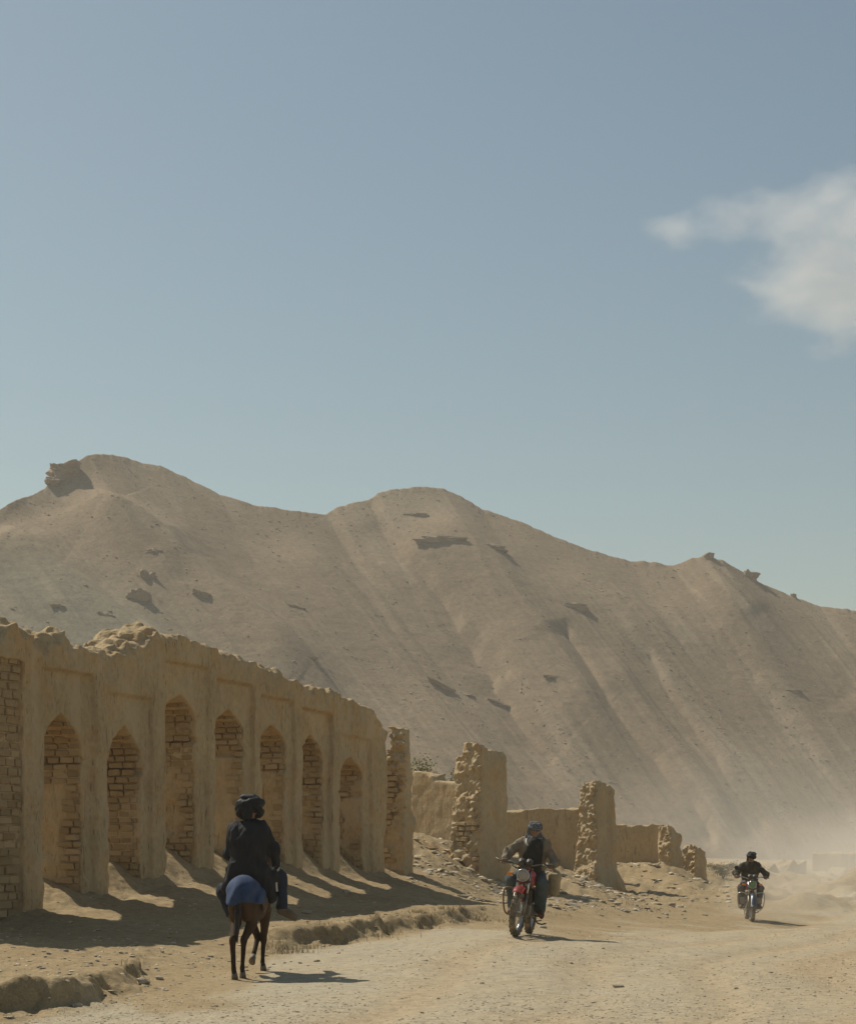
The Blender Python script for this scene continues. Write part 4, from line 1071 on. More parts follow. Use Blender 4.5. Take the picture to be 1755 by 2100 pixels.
# --- horse
def m_horse():
    m, nt, b = newmat('bay_coat', 0.8, 0.1)
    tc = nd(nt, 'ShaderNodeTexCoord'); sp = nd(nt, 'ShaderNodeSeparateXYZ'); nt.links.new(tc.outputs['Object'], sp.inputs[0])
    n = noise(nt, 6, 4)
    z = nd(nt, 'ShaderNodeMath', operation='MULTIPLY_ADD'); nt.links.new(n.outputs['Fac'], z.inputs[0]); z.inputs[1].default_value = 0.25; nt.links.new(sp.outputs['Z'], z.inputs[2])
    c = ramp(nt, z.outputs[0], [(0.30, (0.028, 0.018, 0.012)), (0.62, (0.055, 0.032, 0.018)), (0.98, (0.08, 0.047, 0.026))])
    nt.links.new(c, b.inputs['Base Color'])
    n2 = noise(nt, 60, 2, 0.6, None, (1, 1, .3)); nt.links.new(bump(nt, n2.outputs['Fac'], 0.2, 0.006), b.inputs['Normal'])
    return m
M_HORSE = m_horse()
M_HAIR = simple('horse_hair', (0.018, 0.014, 0.012), 0.6, 0, 0.3, 30, 0.4, 0.01)
M_HOOF = simple('hoof', (0.09, 0.07, 0.05), 0.6, 0, 0.3, 20, 0.2, 0.01, dust=0.4)
HD_ = 24.4
hp_ = W(513, 2000, HD_)
HYAW = -math.radians(6)
hz_ = gz(hp_[0], hp_[1])
horse = empty('horse', (hp_[0], hp_[1], hz_), (0, 0, HYAW), 'bay horse walking away along the road verge under a rider in black', 'horse')
horse.scale = (0.72, 1, 1)
def ground_local(x, y):
    c, s = math.cos(HYAW), math.sin(HYAW)
    return gz(hp_[0] + c * x - s * y, hp_[1] + s * x + c * y) - hz_
def horse_body(h=0.012, legs=True):
    f = Field((-0.45, -1.05, -0.08), (0.45, 1.55, 1.72), h)
    f.ell((0.0, 0.06, 0.86), (0.235, 0.54, 0.25), 0.05); f.ell((0, -0.42, 0.95), (0.19, 0.30, 0.19), 0.10); f.ell((0, 0.44, 0.90), (0.18, 0.27, 0.26), 0.10)
    for s in (-1, 1): f.ell((0.095 * s, -0.48, 0.86), (0.095, 0.19, 0.20), 0.06)
    f.cap((0, 0.55, 0.98), (0.03, 0.98, 1.36), 0.17, 0.095, 0.08); f.cap((0, 0.45, 1.08), (0.0, 0.1, 1.10), 0.08, 0.06, 0.08)
    f.cap((0.03, 0.97, 1.38), (0.05, 1.30, 1.16), 0.095, 0.055, 0.04); f.cap((0.05, 1.26, 1.18), (0.05, 1.34, 1.12), 0.058, 0.05, 0.03)
    for s in (-1, 1): f.cap((0.03 + 0.05 * s, 0.93, 1.45), (0.03 + 0.07 * s, 0.93, 1.60), 0.03, 0.008, 0.02)
    if legs:
        L = [  # hip/shoulder, stifle/elbow, hock/knee, fetlock, hoof
            ((-0.115, -0.50, 0.82), (-0.125, -0.40, 0.64), (-0.085, -0.74, 0.45), (-0.075, -0.72, 0.125), (-0.07, -0.69, 0.045)),
            ((0.115, -0.48, 0.82), (0.115, -0.32, 0.64), (0.045, -0.55, 0.44), (0.005, -0.50, 0.125), (0.0, -0.46, 0.045)),
            ((0.125, 0.46, 0.76), (0.115, 0.50, 0.60), (0.08, 0.56, 0.38), (0.07, 0.53, 0.115), (0.07, 0.57, 0.045)),
            ((-0.115, 0.44, 0.76), (-0.09, 0.46, 0.60), (-0.03, 0.60, 0.42), (-0.03, 0.36, 0.235), (-0.035, 0.28, 0.165))]
        for i, p in enumerate(L):
            p = [list(q) for q in p]
            if i < 3:
                g = ground_local(p[4][0], p[4][1])
                for q in (3, 4): p[q][2] += g
                p[2][2] += g * 0.6
            r = [0.115, 0.082, 0.047, 0.034, 0.041] if i < 2 else [0.11, 0.068, 0.046, 0.033, 0.040]
            f.chain(p, r, 0.025)
            f.ell(p[2], (0.045, 0.052, 0.06), 0.03)
            a, b = np.array(p[3]), np.array(p[4]); hdir = unit(b - a)
            hoofs.append((a + hdir * 0.045, b + hdir * 0.042))
    return f
hoofs = []
f = horse_body()
f.rough(0.006, 6, 2)
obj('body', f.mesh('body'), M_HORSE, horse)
for a, b in hoofs:
    bm = bmesh.new(); bm_cyl(bm, a, b, 0.042, 0.056, 14); obj('hoof', mesh_bm('hoof', bm, True), M_HOOF, horse)
g = Field((-0.15, -1.05, 0.3), (0.15, -0.6, 1.15), 0.011)
g.chain([(0, -0.62, 0.98), (0, -0.70, 0.90), (-0.01, -0.745, 0.74), (-0.015, -0.75, 0.55), (-0.01, -0.74, 0.42)], [0.03, 0.04, 0.046, 0.036, 0.012], 0.03); g.rough(0.016, 14, 2, 0, (1.5, 1.5, 0.25))
obj('tail', g.mesh('tail'), M_HAIR, horse)
g = Field((-0.1, 0.3, 1.0), (0.15, 1.1, 1.65), 0.012)
g.chain([(0, 0.45, 1.16), (0.0, 0.62, 1.27), (0.02, 0.8, 1.40), (0.03, 0.93, 1.50)], [0.03, 0.045, 0.045, 0.03], 0.03); g.rough(0.014, 16, 2)
obj('mane', g.mesh('mane'), M_HAIR, horse)
# girth and bridle, both plain leather
M_LEATH = simple('old_leather', (0.06, 0.035, 0.02), 0.7, 0, 0.3, 14)
bl = horse_body(0.014, False); Xg, Yg, Zg = bl.grid()
sh_ = bl.F.copy()
# blue cloth over the rump
M_BLUE = simple('blue_cloth', (0.034, 0.060, 0.128), 0.85, 0, 0.25, 9, 0.5, 0.02)
fold = 0.034 * np.sin(Xg * 30 + 5 * Yg + 2 * np.sin(Zg * 9)) * sstep(1.12, 0.9, Zg) + 0.02 * sstep(1.0, 0.82, Zg)
hem = 0.865 + 0.05 * Xg + 0.018 * np.sin(Xg * 17)
cl = np.maximum.reduce(np.broadcast_arrays(sh_ - 0.06 - fold, 0.016 + fold - sh_, Yg + 0.12, hem - Zg, -0.72 - 0.25 * (Zg > 0) - Yg))
bl.F[:] = cl; bl.F[:] = np.minimum(bl.F, 0.5)
blanket = obj('saddle_cloth', bl.mesh('saddle_cloth'), M_BLUE, None, horse.location, horse.rotation_euler, (0.78, 1, 1))
tag(blanket, 'blue cloth draped over the rump of the horse', 'cloth')
b2 = horse_body(0.016, False); X2, Y2, Z2 = b2.grid(); s2 = b2.F.copy()
b2.F[:] = np.minimum(np.maximum.reduce(np.broadcast_arrays(s2 - 0.035 - 0.01 * np.sin(X2 * 30), 0.012 - s2, Y2 - 0.28, -0.22 - Y2, 0.80 + 0.06 * np.sin(Y2 * 20) - Z2)), 0.5)
M_RUG = simple('saddle_rug', (0.13, 0.085, 0.05), 0.9, 0, 0.4, 18, 0.4, 0.02)
tag(obj('saddle_rug', b2.mesh('saddle_rug'), M_RUG, None, horse.location, horse.rotation_euler, (0.78, 1, 1)), 'brown saddle rug under the rider in black', 'rug')
tube_obj('bridle', spline([(-0.05, 1.24, 1.25), (0.05, 1.26, 1.28), (0.13, 1.2, 1.22), (0.1, 0.9, 1.3), (0.1, 0.5, 1.35)], 16), 0.008, M_LEATH, horse)

M_BLACK = simple('black_coat_cloth', (0.022, 0.023, 0.026), 0.85, 0, 0.3, 8, 0.5, 0.02, 0.2)
M_NAVY = simple('navy_cloth', (0.020, 0.026, 0.042), 0.85, 0, 0.3, 10, 0.4, 0.02)
M_TURB = simple('black_turban_cloth', (0.012, 0.012, 0.014), 0.7, 0, 0.3, 20, 0.5, 0.01)
M_SHOE = simple('brown_shoe', (0.075, 0.055, 0.035), 0.8, 0, 0.3, 18, dust=0.35)
rider = empty('person', horse.location, (0, 0, 0), 'person in a black coat and turban riding the horse, seen from behind', 'person')
J = dict(pelvis=(-0.02, -0.02, 1.22), chest=(-0.02, -0.03, 1.60), neck=(-0.015, -0.01, 1.82), head=(-0.01, 0.03, 1.95), face=(0.12, 1, -0.08), shL=(-0.195, -0.01, 1.735), shR=(0.165, -0.02, 1.745),
         elL=(-0.26, 0.06, 1.46), elR=(0.27, 0.03, 1.48), wrL=(-0.17, 0.30, 1.30), wrR=(0.305, 0.13, 1.29), fdL=(0.2, 1, 0.0), fdR=(0.35, 0.6, -0.6), pnL=(0.4, 0, -1), pnR=(-0.6, 0.1, -0.7),
         knL=(-0.33, 0.24, 0.99), knR=(0.33, 0.20, 1.17), anL=(-0.235, 0.16, 0.70), anR=(0.375, 0.10, 0.765), toL=(-0.24, 0.33, 0.63), toR=(0.52, 0.17, 0.69))
look = dict(trousers=M_NAVY, coat=M_BLACK, shoe=M_SHOE, cuff=0.062, coat_w=1.16, sleeve=0.072, curl=0.7, thumbL=1, thumbR=-1,
            skirt=[((0.14, -0.02, 1.25), (0.25, 0.02, 0.93), 0.11, 0.065), ((0.10, -0.1, 1.25), (0.20, -0.06, 1.0), 0.11, 0.07), ((-0.16, 0.0, 1.25), (-0.29, 0.06, 1.02), 0.10, 0.06), ((-0.16, -0.10, 1.28), (-0.25, -0.10, 1.10), 0.09, 0.05), ((0.24, 0.05, 1.2), (0.32, 0.15, 1.1), 0.08, 0.06)])
body, coat, Jn, RH, (lo, hi) = person(rider, J, look)
def wrap(root, hd, RHm, bands, dome, mat, name='turban', tail=None, rough_=0.006):
    RHm = np.array(RHm)
    g = Field(np.array(hd) - 0.32, np.array(hd) + 0.32, 0.009)
    g.ell(np.array(hd) + RHm @ vec(*dome[0]), dome[1], 0.02, RHm)
    for (cz, R, r, tx, ty, cy) in bands:
        pts = []
        for k in range(25):
            a = 2 * math.pi * k / 24
            p = vec(R * math.cos(a), R * 1.12 * math.sin(a) + cy, cz + tx * math.cos(a) * R + ty * math.sin(a) * R + 0.006 * math.sin(5 * a))
            pts.append(np.array(hd) + RHm @ p)
        g.chain(pts, [r] * 25, 0.008)
    if tail: g.chain([np.array(hd) + RHm @ vec(*t) for t in tail[0]], tail[1], 0.02)
    g.rough(rough_, 18, 2)
    return obj(name, g.mesh(name), mat, root)
wrap(rider, J['head'], RH, [(-0.01, 0.122, 0.038, 0.25, -0.1, 0), (0.03, 0.138, 0.040, -0.25, -0.1, 0), (0.07, 0.138, 0.040, 0.3, 0.1, 0), (0.105, 0.112, 0.036, -0.15, -0.2, 0), (0.135, 0.085, 0.034, 0.2, 0.0, 0), (0.16, 0.045, 0.03, 0.1, 0.0, 0)], ((0, 0, 0.06), (0.125, 0.135, 0.115)), M_TURB, 'turban', ([(0.0, -0.10, -0.02), (0.0, -0.10, -0.09)], [0.07, 0.06]))
bm = bmesh.new()
hx = Vector(J['wrR']) + Vector((0.03, 0.02, 0.0))
bm_tube(bm, spline([hx + Vector((-0.005, 0, 0.09)), hx + Vector((0.01, 0, 0.05)), hx + Vector((-0.002, -0.02, 0)), hx + Vector((-0.025, -0.06, -0.08)), hx + Vector((-0.03, -0.09, -0.2)), hx + Vector((-0.022, -0.09, -0.30))], 16), [0.009] * 4 + [0.012] * 9 + [0.015] * 4, 6)
M_WHITE = simple('white_rope', (0.62, 0.58, 0.50), 0.9, 0, 0.15, 30)
rp = obj('rope', mesh_bm('rope', bm, True), M_WHITE, None, rider.location)
tag(rp, 'short white rope hanging from the right hand of the rider in black', 'rope')

# --- motorcycles
M_RUB = simple('tyre_rubber', (0.035, 0.032, 0.028), 0.9, 0, 0.3, 25, 0.2, 0.01, dust=0.75)
M_CHROME = simple('worn_chrome', (0.55, 0.55, 0.53), 0.28, 1.0, 0.1, 30, 0.05, 0.004, 0.5, 0.25)
M_STEEL = simple('dark_steel', (0.05, 0.048, 0.045), 0.5, 0.6, 0.3, 30, 0.1, 0.004, 0.4, 0.4)
M_ALU = simple('engine_alloy', (0.22, 0.21, 0.19), 0.5, 0.8, 0.25, 30, 0.2, 0.004, 0.4, 0.5)
M_RED = simple('red_paint', (0.42, 0.018, 0.025), 0.4, 0, 0.15, 12, 0, 0, 0.5, 0.3)
M_SILV = simple('silver_blue_paint', (0.13, 0.17, 0.23), 0.35, 0.4, 0.15, 12, 0, 0, 0.5, 0.15)
M_GREEN = simple('green_cloth', (0.16, 0.28, 0.13), 0.85, 0, 0.2, 12, 0.3, 0.01)
M_BLKP = simple('black_plastic', (0.02, 0.02, 0.02), 0.5, 0, 0.2, 20, 0, 0, 0.4, 0.3)
M_ORANGE = simple('amber_lens', (0.75, 0.26, 0.06), 0.3, 0, 0.1, 20, 0)
M_VINYL = simple('seat_vinyl', (0.02, 0.02, 0.022), 0.6, 0, 0.2, 20, 0.1, 0.004, 0.4, 0.3)
M_RUST = simple('rusty_bar', (0.16, 0.085, 0.045), 0.7, 0.3, 0.3, 20, 0.2, 0.004, 0.3, 0.4)
def m_lens():
    m, nt, b = newmat('headlight_glass', 0.12, 0.6)
    tc = nd(nt, 'ShaderNodeTexCoord'); w = nd(nt, 'ShaderNodeTexWave'); w.inputs['Scale'].default_value = 40; w.inputs['Distortion'].default_value = 0.5
    nt.links.new(tc.outputs['Object'], w.inputs['Vector'])
    nt.links.new(ramp(nt, w.outputs['Fac'], [(0, (0.20, 0.18, 0.14)), (1, (0.42, 0.38, 0.30))]), b.inputs['Base Color'])
    b.inputs['Coat Weight'].default_value = 0.6
    return m
M_LENS = m_lens()
M_GLASS = simple('mirror_back', (0.02, 0.02, 0.02), 0.3, 0, 0.1, 10, 0)
def cyl_obj(name, a, b, r, mat, parent, r2=None, seg=16, smooth=True):
    bm = bmesh.new(); bm_cyl(bm, a, b, r, r2, seg)
    me = mesh_bm(name, bm, smooth)
    if smooth:
        for p in me.polygons: p.use_smooth = len(p.vertices) == 4
    return obj(name, me, mat, parent)
def wheel(parent, c, R, sec, rot=0.0):
    w = obj('wheel', None, None, parent, c, (0, 0, rot)); w.empty_display_size = 0.1
    bm = bmesh.new()
    bm_tube(bm, [(0, (R - sec) * math.cos(2 * math.pi * k / 48), (R - sec) * math.sin(2 * math.pi * k / 48)) for k in range(48)], sec, 12, False, True)
    for k in range(40):
        a = 2 * math.pi * k / 40
        for x, tl in (((-0.022), .3), ((0.022), -.3), ((0.0), 0)) if k % 2 else ((-0.038, .6), (0.038, -.6)):
            rr = R - sec + math.sqrt(max(sec ** 2 - x * x, 0)) 
            M = Matrix.Translation((x, rr * math.cos(a), rr * math.sin(a))) @ Matrix.Rotation(a - math.pi / 2, 4, 'X') @ Matrix.Rotation(-x * 14, 4, 'Y')
            bmesh.ops.create_cube(bm, size=1, matrix=M @ Matrix.Diagonal((0.018, 0.026, 0.018, 1)))
    bmesh.ops.recalc_face_normals(bm, faces=bm.faces)
    obj('tyre', mesh_bm('tyre', bm, False), M_RUB, w)
    bm = bmesh.new(); Rr = R - 2 * sec + 0.012
    bm_tube(bm, [(0, Rr * math.cos(2 * math.pi * k / 40), Rr * math.sin(2 * math.pi * k / 40)) for k in range(40)], 0.017, 8, False, True)
    for v in bm.verts: v.co.x *= 1.5
    bmesh.ops.recalc_face_normals(bm, faces=bm.faces)
    obj('rim', mesh_bm('rim', bm, True), M_CHROME, w)
    bm = bmesh.new(); bm_cyl(bm, (-0.07, 0, 0), (0.07, 0, 0), 0.045, None, 16); bm_cyl(bm, (-0.085, 0, 0), (0.085, 0, 0), 0.015, None, 10); bm_cyl(bm, (-0.052, 0, 0), (-0.045, 0, 0), 0.075, None, 20)
    obj('hub', mesh_bm('hub', bm, False), M_ALU, w)
    bm = bmesh.new()
    for k in range(28):
        a = 2 * math.pi * k / 28; s = 1 if k % 2 else -1
        b = a + (0.35 if (k // 2) % 2 else -0.35)
        bm_cyl(bm, (0.04 * s, 0.04 * math.cos(b), 0.04 * math.sin(b)), (0, Rr * math.cos(a), Rr * math.sin(a)), 0.0028, None, 4)
    obj('spokes', mesh_bm('spokes', bm, False), M_CHROME, w)
    return w
def arc_shell(a0, a1, R, wid, th, n=14, crown=0.02, cy=0, cz=0, wfun=None):
    bm = bmesh.new(); rows = []
    for i in range(n + 1):
        a = a0 + (a1 - a0) * i / n; row = []
        wv = wid * (wfun(i / n) if wfun else 1)
        for q in range(7):
            u = q / 6 * 2 - 1; r = R - crown * u * u * 2
            row.append(bm.verts.new((u * wv, cy + r * math.cos(a), cz + r * math.sin(a))))
        rows.append(row)
    for i in range(n):
        for q in range(6): bm.faces.new((rows[i][q], rows[i][q + 1], rows[i + 1][q + 1], rows[i + 1][q]))
    bmesh.ops.solidify(bm, geom=list(bm.faces), thickness=th)
    bmesh.ops.recalc_face_normals(bm, faces=bm.faces)
    return bm
def motorcycle(root, st):
    """faces local -Y, stands on local z = 0"""
    R = 0.33
    yf, yr = -0.64, 0.62
    wheel(root, (0, yf, R), R, 0.048, st.get('steer', 0)); wheel(root, (0, yr, 0.315), 0.315, 0.052)
    hy, hzz = -0.34, 1.0
    for s in (-1, 1):
        fk = obj('fork_leg', None, None, root) if False else None
        bm = bmesh.new(); bm_cyl(bm, (0.085 * s, yf, R), (0.085 * s, yf + 0.14, R + 0.30), 0.027, 0.025, 12)
        lg = obj('fork_leg', mesh_bm('fork_leg', bm, True), M_ALU, root)
        cyl_obj('fork_tube', (0.085 * s, yf + 0.13, R + 0.28), (0.085 * s, hy, hzz), 0.018, M_CHROME, root)
    bm = bmesh.new(); bm_box(bm, (0, hy - 0.0, hzz), (0.23, 0.07, 0.03), None, 0.008); bm_box(bm, (0, hy - 0.09, hzz - 0.19), (0.23, 0.07, 0.03), None, 0.008); bm_cyl(bm, (0, hy + .04, hzz), (0, hy - 0.045, hzz - 0.2), 0.03)
    obj('fork_clamp', mesh_bm('fork_clamp', bm), M_STEEL, root)
    # front mudguard
    if st['fender'] == 'high':
        bm = arc_shell(math.radians(38), math.radians(128), 0.40, 0.085, 0.006, 14, 0.018, yf, R, lambda t: 1.05 - 0.35 * max(0, t - 0.55))
        for v in bm.verts: v.co.z += 0.02; 
        obj('front_fender', mesh_bm('front_fender', bm, True), st['paint'], root)
        bm = bmesh.new(); bm_box(bm, (0.0, yf + 0.18, R + 0.28), (0.16, 0.035, 0.22), Matrix.Rotation(-0.44, 4, 'X'), 0.012); obj('fork_guard', mesh_bm('fork_guard', bm), st['paint'], root)
    else:
        bm = arc_shell(math.radians(20), math.radians(170), 0.362, 0.066, 0.005, 18, 0.018, yf, R)
        obj('front_fender', mesh_bm('front_fender', bm, True), st['fmat'], root)
    # headlight
    hl = obj('headlight', None, None, root, (0, hy - 0.15, hzz - 0.10))
    bm = bmesh.new(); bmesh.ops.create_uvsphere(bm, u_segments=20, v_segments=12, radius=0.095)
    for v in bm.verts: v.co.y = v.co.y * 0.85 if v.co.y > 0 else v.co.y * 0.25
    obj('shell', mesh_bm('shell', bm, True), st.get('shell', M_BLKP), hl)
    bm = bmesh.new(); bm_tube(bm, [(0.089 * math.cos(2 * math.pi * k / 28), -0.03, 0.089 * math.sin(2 * math.pi * k / 28)) for k in range(28)], 0.009, 8, False, True)
    bmesh.ops.recalc_face_normals(bm, faces=bm.faces)
    obj('rim', mesh_bm('rim', bm, True), M_CHROME, hl)
    bm = bmesh.new(); bmesh.ops.create_uvsphere(bm, u_segments=20, v_segments=12, radius=0.085)
    for v in bm.verts: v.co.y = (v.co.y * 0.22 - 0.026)
    obj('lens', mesh_bm('lens', bm, True), st.get('lens', M_LENS), hl)
    # gauges
    for s in (-1, 1):
        gp = cyl_obj('gauge', (0.058 * s, hy - 0.10, hzz + 0.05), (0.058 * s, hy - 0.03, hzz + 0.115), 0.045, M_BLKP, root, 0.05, 20)
        cyl_obj('dial', (0.058 * s, hy - 0.031, hzz + 0.114), (0.058 * s, hy - 0.027, hzz + 0.118), 0.044, M_CHROME, gp, None, 20)
    # handlebar
    hb = obj('handlebar', None, None, root)
    bm = bmesh.new()
    bm_tube(bm, spline([(-0.40, hy + 0.12, 1.075), (-0.26, hy + 0.06, 1.085), (-0.12, hy + 0.0, 1.05), (-0.05, hy, hzz + 0.03), (0.05, hy, hzz + 0.03), (0.12, hy, 1.05), (0.26, hy + 0.06, 1.085), (0.40, hy + 0.12, 1.075)], 36), 0.0115, 8)
    bmesh.ops.recalc_face_normals(bm, faces=bm.faces); obj('bar', mesh_bm('bar', bm, True), M_CHROME if st.get('chrome') else M_STEEL, hb)
    for s in (-1, 1):
        cyl_obj('grip', (0.29 * s, hy + 0.07, 1.084), (0.415 * s, hy + 0.125, 1.074), 0.017, M_BLKP, hb)
        tube_obj('lever', spline([(0.24 * s, hy + 0.03, 1.08), (0.30 * s, hy - 0.02, 1.07), (0.43 * s, hy + 0.04, 1.055)], 8), 0.007, M_STEEL, hb)
        if st['guard'] and s < 0:
            bm = bmesh.new(); bm_tube(bm, spline([(0.42 * s, hy + 0.12, 1.08), (0.46 * s, hy + 0.03, 1.11), (0.36 * s, hy - 0.06, 1.08), (0.2 * s, hy - 0.03, 1.06)], 12), 0.014, 6); obj('hand_guard', mesh_bm('hand_guard', bm, True), M_BLKP, hb)
        if st['mirror'] and s in st['mirror']:
            mi = tube_obj('mirror_stalk', spline([(0.25 * s, hy + 0.05, 1.09), (0.29 * s, hy + 0.0, 1.2), (0.37 * s, hy + 0.0, 1.27)], 8), 0.006, M_STEEL, hb)
            bm = bmesh.new(); bmesh.ops.create_uvsphere(bm, u_segments=16, v_segments=10, radius=0.052)
            for v in bm.verts: v.co = (v.co.x, v.co.y * 0.3, v.co.z * 1.0); v.co += Vector((0.385 * s, hy, 1.30))
            obj('mirror', mesh_bm('mirror', bm, True), M_GLASS, mi)
        if s in st['ind']:
            a = cyl_obj('indicator_stalk', (0.08 * s, hy - 0.09, hzz - 0.10), (0.17 * s, hy - 0.09, hzz - 0.10), 0.009, M_BLKP, root)
            bm = bmesh.new(); bm_box(bm, (0.205 * s, hy - 0.095, hzz - 0.10), (0.085, 0.05, 0.05), None, 0.012); obj('indicator', mesh_bm('indicator', bm), M_ORANGE, root)
    # tank, seat, side panels
    g = Field((-0.25, -0.4, 0.6), (0.25, 0.35, 1.08), 0.012)
    g.ell((0, -0.14, 0.89), (0.135, 0.17, 0.115), 0.05); g.ell((0, 0.06, 0.86), (0.11, 0.20, 0.095), 0.08); g.cap((-.09, -.2, .8), (-.11, -.05, .8), .05, .05, .04); g.cap((.09, -.2, .8), (.11, -.05, .8), .05, .05, .04)
    tk = obj('fuel_tank', g.mesh('fuel_tank'), st['paint'], root); cyl_obj('cap', (0, -0.13, 0.995), (0, -0.13, 1.012), 0.035, M_CHROME, tk)
    g = Field((-0.25, 0.05, 0.6), (0.25, 0.95, 1.0), 0.014)
    g.box((0, 0.45, 0.82), (0.125, 0.34, 0.05), 0.045, 0.05); g.cap((0, .2, .83), (0, .7, .85), .06, .07, .05)
    obj('seat', g.mesh('seat'), M_VINYL, root)
    for s in (-1, 1):
        bm = bmesh.new(); bm_box(bm, (0.115 * s, 0.34, 0.66), (0.03, 0.3, 0.17), Matrix.Rotation(0.2, 4, 'X'), 0.012); obj('side_panel', mesh_bm('side_panel', bm), st['paint'], root)
    bm = arc_shell(math.radians(20), math.radians(150), 0.375, 0.075, 0.005, 14, 0.018, yr, 0.315); obj('rear_fender', mesh_bm('rear_fender', bm, True), M_STEEL, root)
    # frame, engine, exhaust
    bm = bmesh.new()
    bm_tube(bm, spline([(0, hy - 0.01, 0.86), (0, -0.28, 0.55), (0, -0.22, 0.30), (0, 0.10, 0.27), (0, 0.24, 0.5), (0, 0.26, 0.75)], 24), 0.02, 8)
    bm_tube(bm, spline([(0, hy + .02, 0.93), (0, 0.0, 0.78), (0, 0.3, 0.74), (0, 0.85, 0.78)], 16), 0.02, 8)
    for s in (-1, 1): bm_cyl(bm, (0.1 * s, 0.22, 0.42), (0.1 * s, yr, 0.315), 0.018); bm_cyl(bm, (0.12 * s, yr - 0.05, 0.35), (0.12 * s, yr - 0.16, 0.74), 0.016)
    obj('frame', mesh_bm('frame', bm, True), M_STEEL, root)
    bm = bmesh.new(); bm_box(bm, (0, 0.0, 0.38), (0.24, 0.34, 0.2), None, 0.03); bm_cyl(bm, (-0.14, 0.02, 0.38), (0.14, 0.02, 0.38), 0.095, None, 20)
    for k in range(8): bm_box(bm, (0, -0.09 - 0.012 * k, 0.49 + 0.027 * k), (0.19, 0.17, 0.011), Matrix.Rotation(0.35, 4, 'X'))
    bm_cyl(bm, (0, -0.08, 0.45), (0, -0.18, 0.72), 0.06, None, 14)
    obj('engine', mesh_bm('engine', bm), M_ALU, root)
    tube_obj('exhaust', spline([(-0.05, -0.2, 0.6), (-0.09, -0.3, 0.45), (-0.13, -0.15, 0.27), (-0.15, 0.2, 0.28), (-0.17, 0.5, 0.36), (-0.18, 0.85, 0.45)], 24), [0.02] * 14 + [0.02 + 0.004 * i for i in range(6)] + [0.042] * 5, M_CHROME if st.get('chrome') else M_STEEL, root, 10)
    for s in (-1, 1):
        cyl_obj('foot_peg', (0.1 * s, 0.14, 0.30), (0.26 * s, 0.14, 0.30), 0.013, M_STEEL, root)
        if s in st['crash']:
            x = st['crash_x']
            pts = spline([(0.06 * s, -0.27, 0.66), (x * 0.8 * s, -0.29, 0.70), (x * s, -0.27, 0.62), ((x - 0.02) * s, -0.25, 0.40), (x * 0.75 * s, -0.22, 0.30), (0.06 * s, -0.2, 0.29)], 26)
            tube_obj('crash_bar', pts, st.get('crash_r', 0.013), st['crash_mat'], root)
            if st.get('crash_lamp'):
                bm = bmesh.new(); bm_box(bm, (x * 0.62 * s, -0.30, 0.50), (0.12, 0.05, 0.16), None, 0.02); obj('leg_shield', mesh_bm('leg_shield', bm), M_ALU, root)
    tube_obj('kick_stand', [(0.1, 0.16, 0.28), (0.17, 0.26, 0.19), (0.21, 0.42, 0.17), (0.27, 0.46, 0.19)], 0.012, M_STEEL, root)
    tube_obj('gear_pedal', [(0.14, 0.05, 0.26), (0.2, 0.0, 0.23), (0.27, -0.04, 0.25)], 0.009, M_STEEL, root)
    bm = bmesh.new()
    for s in (-1, 1): bm_tube(bm, [(0.11 * s, 0.72, 0.9), (0.12 * s, 1.0, 0.92)], 0.01, 6)
    bm_tube(bm, [(-.12, 1.0, .92), (.12, 1.0, .92)], 0.01, 6); bm_tube(bm, [(-.12, .86, .91), (.12, .86, .91)], 0.01, 6)
    obj('rack', mesh_bm('rack', bm, True), M_STEEL, root)

def sit_on_bike(lean=0.0, armL=None, armR=None, yaw=0.0):
    J = dict(pelvis=(0, 0.27, 0.93), chest=(0.01, 0.17, 1.27), neck=(0.015, 0.115, 1.46), head=(0.015, 0.075, 1.575), face=(math.sin(yaw), -1, -0.08), shL=(-0.19, 0.13, 1.38), shR=(0.20, 0.14, 1.375),
             elL=(-0.33, -0.02, 1.21), elR=(0.385, 0.06, 1.13), wrL=(-0.345, -0.17, 1.095), wrR=(0.345, -0.13, 1.085), fdL=(0.05, -1, 0.1), fdR=(-0.05, -1, 0.1), pnL=(0, -0.2, -1), pnR=(0, -0.2, -1),
             knL=(-0.225, -0.13, 0.80), knR=(0.235, -0.11, 0.80), anL=(-0.20, 0.14, 0.375), anR=(0.21, 0.14, 0.375), toL=(-0.215, -0.04, 0.325), toR=(0.265, -0.03, 0.325))
    return J
M_TAN = simple('tan_jacket_cloth', (0.21, 0.17, 0.115), 0.9, 0, 0.25, 10, 0.4, 0.02)
M_VEST = simple('dark_vest_cloth', (0.030, 0.027, 0.022), 0.85, 0, 0.3, 10, 0.4, 0.02)
M_TEAL = simple('blue_green_trousers', (0.045, 0.075, 0.09), 0.9, 0, 0.3, 10, 0.4, 0.02, 0.2, 0.2)
M_SAND = simple('brown_sandal', (0.13, 0.06, 0.035), 0.8, 0, 0.3, 18)
def m_keff():
    m, nt, b = newmat('checked_scarf', 0.9, 0.1)
    tc = nd(nt, 'ShaderNodeTexCoord'); ch = nd(nt, 'ShaderNodeTexChecker'); ch.inputs['Scale'].default_value = 70
    ch.inputs['Color1'].default_value = (0.22, 0.22, 0.22, 1); ch.inputs['Color2'].default_value = (0.035, 0.035, 0.045, 1)
    nt.links.new(tc.outputs['Object'], ch.inputs['Vector']); nt.links.new(ch.outputs['Color'], b.inputs['Base Color'])
    n = noise(nt, 25, 3); nt.links.new(bump(nt, n.outputs['Fac'], 0.5, 0.01), b.inputs['Normal'])
    return m
M_KEFF = m_keff()
M_COLLAR = simple('white_shirt', (0.60, 0.57, 0.50), 0.9)
